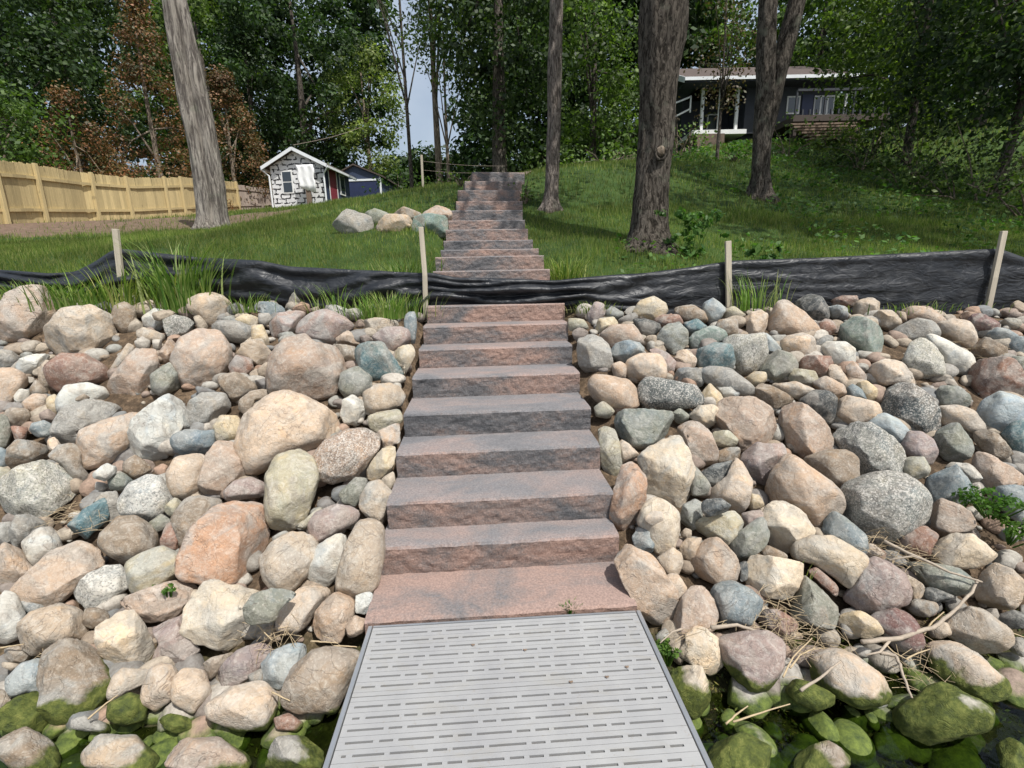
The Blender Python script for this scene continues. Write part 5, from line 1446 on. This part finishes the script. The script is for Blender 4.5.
# the far wood: one mass
r_ = np.random.RandomState(77); cl = []
for (u0, u1, Y_, h0, h1, n) in ((-320, 396, 44, 0, 21, 1150), (396, 470, 48, 0, 6.5, 90), (470, 700, 36, 0, 17, 520), (690, 1350, 42, 0, 15, 520), (-700, -320, 34, 0, 16, 160), (-80, 400, 43, 0, 3.5, 190), (880, 1500, 26, 0, 10, 330)):
    for k in range(n):
        u = r_.uniform(u0, u1); Yd = Y_ + r_.uniform(-3, 4); p = at(u, 180, Yd); x = p[0]; z = float(lawn(np.clip(x, -32, 32), Yd)) + h0 + (h1 - h0) * r_.uniform() ** .8
        cl.append(((x, Yd, z), r_.uniform(.9, 1.7)))
C, N = crown_pts(cl, 70, 1.15, r_); V, L = quads(C, N, .21 * r_.uniform(.5, 1.4, len(C)), .62, r_)
o = link_mesh('far_wood', np_mesh('far_wood', V, L, 4), M['leaf_dark']); tag(o, 'dense dark wood closing the view behind lawn, sheds and house', 'wood', kind='stuff')
# bushes
def bush(name, label, u, v, Y_, w, h, ncl, ls, mat, sd, per=70, cs=(.2, .4), group=None, raw=False):
    p = at(u, v, Y_); r_ = np.random.RandomState(sd); z = float(ground(np.array([p[0]]), np.array([p[1]]))[0]) if not raw else p[2]
    root = empty(name, (p[0], p[1], z)); tag(root, label, 'bush', group)
    cl = []
    for k in range(ncl):
        a = r_.uniform(0, 6.28); rr = math.sqrt(r_.uniform()); zz = r_.uniform(.1, 1) * (1 - .55 * rr * rr)
        cl.append(((math.cos(a) * rr * w, math.sin(a) * rr * w * .7, zz * h), r_.uniform(*cs)))
    mb = MB()
    for k in range(min(10, ncl)): c_ = Vector(cl[k][0]); mb.tube([(c_.x * .1, c_.y * .1, -.1), c_ * .5 + Vector((0, 0, .05)), c_], [.02, .014, .006], 5)
    mb.build('stems', M['bark_brown'], root)
    C, N = crown_pts(cl, per / (np.mean(cs) ** 2) * .12, 1.0, r_); V, L = quads(C, N, ls * r_.uniform(.6, 1.3, len(C)), .62, r_)
    link_mesh('foliage', np_mesh('foliage', V, L, 4), M[mat], root); return root
BU = 'bushes along the wood edge'
bush('shrub', 'bright green shrub in front of the house porch', 690, 150, 17, .9, 1.2, 22, .06, 'leaf_light', 41, group=BU)
bush('shrub', 'brownish bare shrub at the porch corner beside the furrowed trunk', 678, 150, 16, .6, 1.9, 16, .05, 'leaf_dry', 42, per=40, group=BU)
bush('shrub', 'yellow-green shrub right behind the forked tree', 792, 128, 16.5, .8, 1.5, 20, .06, 'leaf_light', 43, group=BU)
bush('shrub', 'low bright green hosta clump left of the forked tree', 735, 155, 15, .45, .5, 14, .06, 'weed', 44, group=BU)
bush('shrub', 'sunlit green bush at the crest left of the furrowed trunk', 605, 164, 15.5, 1.3, .55, 26, .055, 'leaf_light', 45, group=BU)
bush('shrub', 'leafy bush hugging the right side of the upper steps', 524, 196, 9.4, .22, .62, 16, .03, 'leaf_mid', 46, cs=(.1, .2), group=BU)
bush('shrub', 'low leafy bush on the crest left of the stair top', 463, 181, 11.5, .8, .35, 18, .035, 'leaf_light', 47, cs=(.12, .25), group=BU)
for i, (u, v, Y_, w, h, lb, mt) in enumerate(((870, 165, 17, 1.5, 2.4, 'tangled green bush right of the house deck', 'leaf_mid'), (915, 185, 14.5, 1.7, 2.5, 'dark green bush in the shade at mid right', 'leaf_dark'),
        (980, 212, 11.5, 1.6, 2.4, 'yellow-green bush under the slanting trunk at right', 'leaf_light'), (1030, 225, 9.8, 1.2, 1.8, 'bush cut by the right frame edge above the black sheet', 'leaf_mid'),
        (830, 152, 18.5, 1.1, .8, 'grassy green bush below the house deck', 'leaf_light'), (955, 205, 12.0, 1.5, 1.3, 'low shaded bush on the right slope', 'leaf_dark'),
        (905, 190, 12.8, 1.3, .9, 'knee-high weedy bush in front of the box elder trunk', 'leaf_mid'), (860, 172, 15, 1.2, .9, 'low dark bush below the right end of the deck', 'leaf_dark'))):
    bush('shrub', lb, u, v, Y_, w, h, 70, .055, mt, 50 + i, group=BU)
for i, (u, v, Y_, w, h, lb) in enumerate(((350, 200, 40, 3.5, 2.2, 'dark undergrowth bush behind the garages'), (400, 190, 28, 2.2, 2.0, 'green undergrowth bush left of the utility pole'), (470, 176, 21, 1.6, 1.6, 'green undergrowth bush left of the stair top'),
        (560, 166, 20, 1.8, 1.5, 'green undergrowth bush behind the slender trunk'), (640, 160, 20, 1.8, 1.6, 'green undergrowth bush behind the furrowed trunk'))):
    bush('shrub', lb, u, v, Y_, w, h, 42, .10, 'leaf_mid', 60 + i, cs=(.3, .6), group=BU)

# utility pole and wires
a = at(423, 188, 17); b = at(421.5, 155, 17); mb = MB(); mb.bar(a - [0, 0, .3], b, .07); o = mb.build('white_post', M['stakewood'], bevel=.01); tag(o, 'short white post on the crest left of the thin trunks', 'post')
def wire(name, label, pa, pb, sag, r=.012):
    pts = [Vector(pa).lerp(Vector(pb), k / 12) - Vector((0, 0, sag * math.sin(math.pi * k / 12))) for k in range(13)]
    mb = MB(); mb.tube(pts, r, 5); tag(mb.build(name, M['oldwood']), label, 'cable')
wire('overhead_cable', 'thin pale overhead cable running from the shed roof to the trees', at(293, 145, 24.2), at(362, 127, 34), .1, .012)
wire('fence_wire', 'upper wire running right from the white post to the stair top', at(422, 161, 17), at(505, 166, 17), .05, .005)
wire('fence_wire', 'lower wire running right from the white post', at(422, 170, 17), at(480, 173, 17), .03, .005)
mb = MB(); V, Fq = ICO[2]; 
lamp = empty('shed_soil_mound', tuple(at(180, 214, 20)));
bpy.data.objects.remove(lamp)

# ------------------------------------------------------------------ grass
def blades(n, xr, yr, hmin, hmax, wd, r_, dens=None, lean=.5, mask=True, pos=None):
    if pos is None:
        x = r_.uniform(*xr, n); y = yr[0] * (yr[1] / yr[0]) ** r_.uniform(0, 1, n)
        keep = np.abs(x) < y * 1.12 + .6
        x, y = x[keep], y[keep]
    else: x, y = pos
    sx = np.interp(y, STEP_Y, STEP_X); sz_ok = (np.abs(x - sx) > .60) | (y > 11.3); x, y = x[sz_ok], y[sz_ok]
    if mask:
        s = soil_mask(x, y); k = r_.uniform(0, 1, len(x)) > s * .97; x, y = x[k], y[k]
    z = ground(x, y); n = len(x)
    pn = np.array([mnoise.noise(Vector((a * 1.3, b * 1.3, 2))) for a, b in zip(x, y)])
    sc = 1 + (y - 5) * .085
    h = r_.uniform(hmin, hmax, n) * (1 + .7 * pn) * (1 + (y - 5) * .02); w = wd * sc * r_.uniform(.7, 1.3, n)
    a = r_.uniform(0, 6.283, n); dx, dy = np.cos(a), np.sin(a); la = r_.uniform(0, 6.283, n); lm = h * r_.uniform(0, lean, n)
    B0 = np.stack([x - dx * w, y - dy * w, z - .01], 1); B1 = np.stack([x + dx * w, y + dy * w, z - .01], 1); Tt = np.stack([x + np.cos(la) * lm, y + np.sin(la) * lm, z + h], 1)
    return np.stack([B0, B1, Tt], 1).reshape(-1, 3)
r_ = np.random.RandomState(3)
Vg = np.concatenate([blades(150000, (-9, 9), (4.62, 9), .03, .085, .0035, r_), blades(120000, (-20, 16), (8, 20), .04, .10, .005, r_), blades(40000, (-24, 26), (18, 34), .06, .14, .010, r_)])
o = link_mesh('lawn_grass', np_mesh('lawn_grass', Vg, np.arange(len(Vg)), 3), M['grass']); tag(o, 'short green grass covering the lawn and the slope', 'grass', kind='stuff')
# rough undergrowth on the shaded right slope
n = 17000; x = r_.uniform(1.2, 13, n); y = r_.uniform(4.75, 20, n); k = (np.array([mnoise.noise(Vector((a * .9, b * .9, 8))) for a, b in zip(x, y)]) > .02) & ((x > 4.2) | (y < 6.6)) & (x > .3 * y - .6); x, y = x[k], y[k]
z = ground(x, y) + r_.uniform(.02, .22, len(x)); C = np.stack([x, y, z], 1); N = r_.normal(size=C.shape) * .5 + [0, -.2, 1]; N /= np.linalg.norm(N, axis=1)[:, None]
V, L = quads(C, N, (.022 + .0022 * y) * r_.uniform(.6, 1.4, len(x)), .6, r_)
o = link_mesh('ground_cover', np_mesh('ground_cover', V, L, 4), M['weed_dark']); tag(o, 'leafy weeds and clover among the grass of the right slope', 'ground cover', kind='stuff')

def tuft(label, u, v, Y_, n, hgt, wid, bw_, mat='tall_grass', sd=1, droop=.6, group='grass tufts along the black fence and steps', z=None, cat='grass tuft'):
    r_ = np.random.RandomState(sd); p = at(u, v, Y_); zz = (gz(p[0], p[1]) + (.07 if Y_ < 4.5 else 0)) if z is None else z
    Vt = []; Lt = []; c = 0
    for k in range(n):
        bx, by = r_.normal(0, wid * .38), r_.normal(0, wid * .2); a = math.atan2(by, bx) + r_.normal(0, .7); h = hgt * r_.uniform(.45, 1.1); out = h * r_.uniform(.15, droop)
        d = np.array([math.cos(a), math.sin(a), 0]); s_ = np.array([-d[1], d[0], 0]) * bw_ * r_.uniform(.6, 1.3)
        m_ = 5
        for j in range(m_ + 1):
            t_ = j / m_; q = np.array([bx, by, -.03]) + d * out * t_ ** 1.8 + np.array([0, 0, h * (t_ - .28 * droop * t_ ** 3)]); wv = s_ * (1 - t_ ** 2 * .96)
            Vt += [q - wv, q + wv]
            if j < m_: Lt += [c + 2 * j, c + 2 * j + 1, c + 2 * j + 3, c + 2 * j + 2]
        c += 2 * (m_ + 1)
    me = np_mesh('grass_tuft', np.array(Vt), Lt, 4); o = link_mesh('grass_tuft', me, M[mat]); o.location = (p[0], p[1], zz); tag(o, label, cat, group); return o
TU = [('tallest lush grass tuft in front of the black sheet at left', 180, 290, 4.30, 230, .74, .40, .0075),
      ('tall thin grass tuft around the far left stake', 122, 298, 4.30, 130, .52, .42, .0055),
      ('dense low weeds left of the far left stake', 72, 300, 4.34, 420, .30, .70, .0055),
      ('low weedy grass above the big corner boulder', 18, 292, 4.34, 300, .27, .6, .0055),
      ('bright green grass tuft beside the crooked stake', 388, 314, 4.22, 420, .27, .42, .0045),
      ('small grass tuft before the sheet, above the left middle rocks', 245, 306, 4.30, 110, .20, .35, .0045),
      ('thin grass blades before the sheet, right of the small tuft', 335, 306, 4.30, 60, .30, .4, .0045),
      ('tall grass tuft behind the sheet, left of the stairs', 404, 262, 5.3, 260, .38, .46, .0065),
      ('tall bright grass tuft right of the stairs behind the sheet', 565, 272, 5.2, 190, .42, .24, .007),
      ('sparse tall grass against the sheet right of the upright stake', 757, 308, 4.36, 70, .42, .30, .005),
      ('few tall blades just behind the sheet at left centre', 312, 266, 4.75, 12, .26, .2, .006),
      ('grass tuft hiding the sheet bottom right of the steps', 592, 316, 4.30, 120, .13, .26, .004),
      ('grass fringe along the sheet behind the far right rocks', 905, 314, 4.42, 130, .12, .8, .004),
      ('grass tuft at the foot of the square lawn boulder', 424, 236, 7.2, 50, .16, .3, .006),
      ('small grass bunch on the grey faceted boulder', 800, 575, 2.45, 12, .12, .10, .003)]
for i, (lb, u, v, Y_, n, h, w_, bw_) in enumerate(TU):
    z = None
    if i == 14: p = surface_hit(800, 580); Y_ = p[1]; z = p[2] + .03
    tuft(lb, u, v, Y_, n, h, w_, bw_, sd=200 + i, z=z)
tuft('tiny green sprig growing at the seam of slab and dock', 570, 609, 1.9, 44, .055, .05, .0028, 'weed', 301, z=.0, cat='weed', group=None)
def leafy(label, u, v, lift, n, rad, ls, mat, sd, Y_=None):
    r_ = np.random.RandomState(sd); p = surface_hit(u, v) if Y_ is None else at(u, v, Y_); c = np.array([p[0], p[1], p[2] + lift]) if Y_ is None else np.array([p[0], p[1], gz(p[0], p[1])])
    root = empty('weed_plant', tuple(c)); tag(root, label, 'weed', 'leafy weeds')
    cl = [((r_.normal(0, rad * .55), r_.normal(0, rad * .45), r_.uniform(.02, rad * (.6 if Y_ is None else 1.8))), rad * r_.uniform(.18, .32)) for _ in range(n)]
    mb = MB()
    for q, s_ in cl[:14]: mb.tube([(q[0] * .2, q[1] * .2, -.05), (q[0] * .7, q[1] * .7, q[2] * .7), q], [.004, .003, .002], 5)
    mb.build('stems', M['weed'], root)
    C, N = crown_pts(cl, 14 / (rad * .25) ** 2, 1.0, r_); V, L = quads(C, N, ls * r_.uniform(.6, 1.3, len(C)), .55, r_); link_mesh('leaves', np_mesh('leaves', V, L, 4), M[mat], root)
leafy('bright green leafy weed among rocks at the right frame edge', 990, 520, .06, 34, .16, .014, 'weed', 401)
leafy('second green weed just below the first at the right frame edge', 1008, 545, .06, 20, .11, .013, 'weed', 402)
leafy('small green sprig on the pinkish slab at lower left', 170, 603, .06, 10, .035, .010, 'weed', 403)
leafy('broad-leaved tall plant behind the sheet, right of the upright stake', 768, 262, 0, 14, .20, .05, 'weed_dark', 404, Y_=5.3)
leafy('small leafy weed beside the cream boulder at the dock rail', 668, 655, .0, 14, .07, .012, 'weed_dark', 405)
leafy('low leafy plant at the foot of the furrowed trunk', 690, 252, 0, 26, .30, .04, 'weed_dark', 406, Y_=6.0)

# algae strands and drowned weed near the water: uncountable
n = 16000; x = np.where(r_.uniform(size=n) < .5, r_.uniform(-2.6, -.75, n), r_.uniform(.62, 3.0, n)); y = r_.uniform(1.25, 1.98, n); keep = (x > 0) | (y < 1.75); x, y = x[keep], y[keep]
z = ground(x, y) + r_.uniform(-.01, .035, len(x)); C = np.stack([x, y, z], 1); N = r_.normal(size=C.shape) * .8 + [0, 0, 1]; N /= np.linalg.norm(N, axis=1)[:, None]
V, L = quads(C, N, .010 * r_.uniform(.5, 1.5, len(x)), .35, r_)
M['algae'] = leaf('algae', [(.02, .035, .008), (.05, .075, .012), (.12, .15, .03), (.16, .12, .06)], .2)
o = link_mesh('algae_mat', np_mesh('algae_mat', V, L, 4), M['algae']); tag(o, 'green algae and water weed between the lowest rocks', 'algae', kind='stuff')

# ------------------------------------------------------------------ driftwood and reeds
def stick(name, label, pts, r, mat, cat, lift=.05, group=None, forks=()):
    P = []
    for u, v in pts:
        p = surface_hit(u, v); f = ray(u, v); f = f / np.linalg.norm(f); P.append(Vector(p - f * lift))
    Q = []
    for i in range(len(P) - 1):
        for k in range(4): Q.append(P[i].lerp(P[i + 1], k / 4) + Vector(rs.normal(0, r * .14, 3)))
    Q.append(P[-1]); n = len(Q); mb = MB(); mb.tube(Q, [r * (1 - .5 * i / (n - 1)) for i in range(n)], 8, .25, len(label))
    for fp in forks:
        FP = []
        for u, v in fp:
            p = surface_hit(u, v); f = ray(u, v); f = f / np.linalg.norm(f); FP.append(Vector(p - f * lift))
        mb.tube(FP, [r * .6 * (1 - .5 * i / max(1, len(FP) - 1)) for i in range(len(FP))], 7, .2, 3)
    o = mb.build(name, M[mat], smooth=True); tag(o, label, cat, group); return o
DG = 'driftwood sticks on the right bank'
stick('driftwood_branch', 'long crooked driftwood branch lying across the lower right rocks', [(862, 642), (900, 638), (933, 627), (955, 611), (972, 592), (978, 580)], .010, 'driftwood', 'driftwood', .10, DG, [[(890, 640), (880, 652), (866, 655)]])
stick('driftwood_branch', 'bleached forked stick hanging down into the shallow water', [(880, 653), (895, 655), (900, 664), (905, 682), (912, 698)], .008, 'driftwood', 'driftwood', .08, DG)
stick('driftwood_branch', 'straight pale stick lying on the long dark grey boulder', [(884, 541), (915, 556), (950, 572), (982, 582)], .008, 'driftwood', 'driftwood', .13, DG, [[(889, 560), (912, 556), (935, 564)]])
stick('driftwood_branch', 'curved bleached root above the mauve mossy boulder', [(711, 628), (737, 625), (761, 632), (782, 641)], .009, 'driftwood', 'driftwood', .08, DG)
stick('driftwood_branch', 'thin bent twig beside the dock corner rocks', [(682, 629), (672, 632), (660, 643)], .005, 'driftwood', 'driftwood', .07, DG)
stick('driftwood_branch', 'thin grey stick resting on the pale pink mossy boulder', [(800, 690), (820, 678), (842, 660)], .006, 'driftwood', 'driftwood', .13, DG)
RG = 'dry reed stalks near the waterline'
for i, (lb, pts) in enumerate((('dry reed stalk along the bottom right of the dock', [(733, 722), (760, 713), (790, 704)]), ('grey reed stalk crossing near the dock rail', [(726, 724), (738, 713), (748, 706)]),
        ('orange reed curving beside the pale pink mossy boulder', [(790, 668), (800, 655), (815, 648)]), ('grey reed left of the pale pink mossy boulder', [(783, 677), (793, 657), (812, 638)]),
        ('long yellow reed arching over the branch', [(880, 639), (893, 652), (910, 661)]), ('pale reed at the foot of the R-shaped gap by the branch', [(906, 659), (918, 653), (930, 649)]),
        ('reed stalk crossing the branch diagonally', [(924, 634), (932, 622), (944, 612)]), ('reed stalk at the far right above the mossy stone', [(997, 625), (1010, 632), (1024, 637)]),
        ('white reed lying under the left yellowish boulder', [(0, 648), (12, 646), (24, 644)]), ('reed stalk slanting over the mossy stones at lower left', [(88, 719), (103, 706), (118, 695)]),
        ('pink reed laid along the top of the brown block', [(311, 641), (325, 642), (338, 643)]), ('reed stalk reaching the dock\'s left rail', [(334, 646), (345, 646), (357, 647)]),
        ('reed stalk under the pale blue wedge', [(272, 692), (280, 696), (290, 701)]), ('reed twig pair between cream and blue stones', [(257, 624), (264, 632), (272, 640)]))):
    stick('reed_stalk', lb.replace('R-shaped gap by the branch', 'mauve boulder by the branch'), pts, .0038, 'reed', 'reed', .075, RG)
# loose dry debris between the rocks
r_ = np.random.RandomState(12); mb = MB()
for (u, v, n, sp_) in ((780, 632, 60, 26), (810, 650, 40, 20), (900, 560, 40, 16), (880, 545, 30, 14), (75, 520, 46, 16), (280, 640, 40, 18), (930, 670, 40, 22), (60, 660, 20, 10), (770, 610, 30, 20), (990, 350, 20, 16), (700, 640, 16, 14)):
    for k in range(n):
        uu, v2 = u + r_.normal(0, sp_), v + r_.normal(0, sp_ * .5)
        p = surface_hit(uu, min(724, v2)); d = r_.normal(size=3) * [1, .7, .25]; d /= np.linalg.norm(d); l = r_.uniform(.02, .08); c = p + [0, 0, r_.uniform(0, .04)]
        mb.tube([c - d * l, c + [0, 0, .008], c + d * l], .0010, 4)
o = mb.build('dry_debris', M['reed']); tag(o, 'dry reed litter and twigs caught between the rocks', 'debris', kind='stuff')
for i, (u, v) in enumerate(((627, 667), (571, 682), (473, 645), (607, 677), (525, 650))):
    p = on_z(u, v, .004); mb = MB(); rr = .008; mb.add([(p[0] + rr * math.cos(a) * (1 + .3 * math.sin(3 * a)), p[1] + rr * .7 * math.sin(a), .004 + .003 * (k % 2)) for k, a in enumerate(np.linspace(0, 5.6, 8))] + [(p[0], p[1], .008)], [(k, (k + 1) % 8, 8) for k in range(8)])
    o = mb.build('dry_leaf', M['deckwood']); tag(o, ['brown leaf crumb on the dock near its right rail', 'brown leaf crumb on the dock right of centre', 'brown leaf crumb on the dock left of centre', 'brown leaf crumb on the dock between centre and right rail', 'brown leaf crumb in the middle of the dock'][i], 'leaf', 'leaf crumbs on the dock')
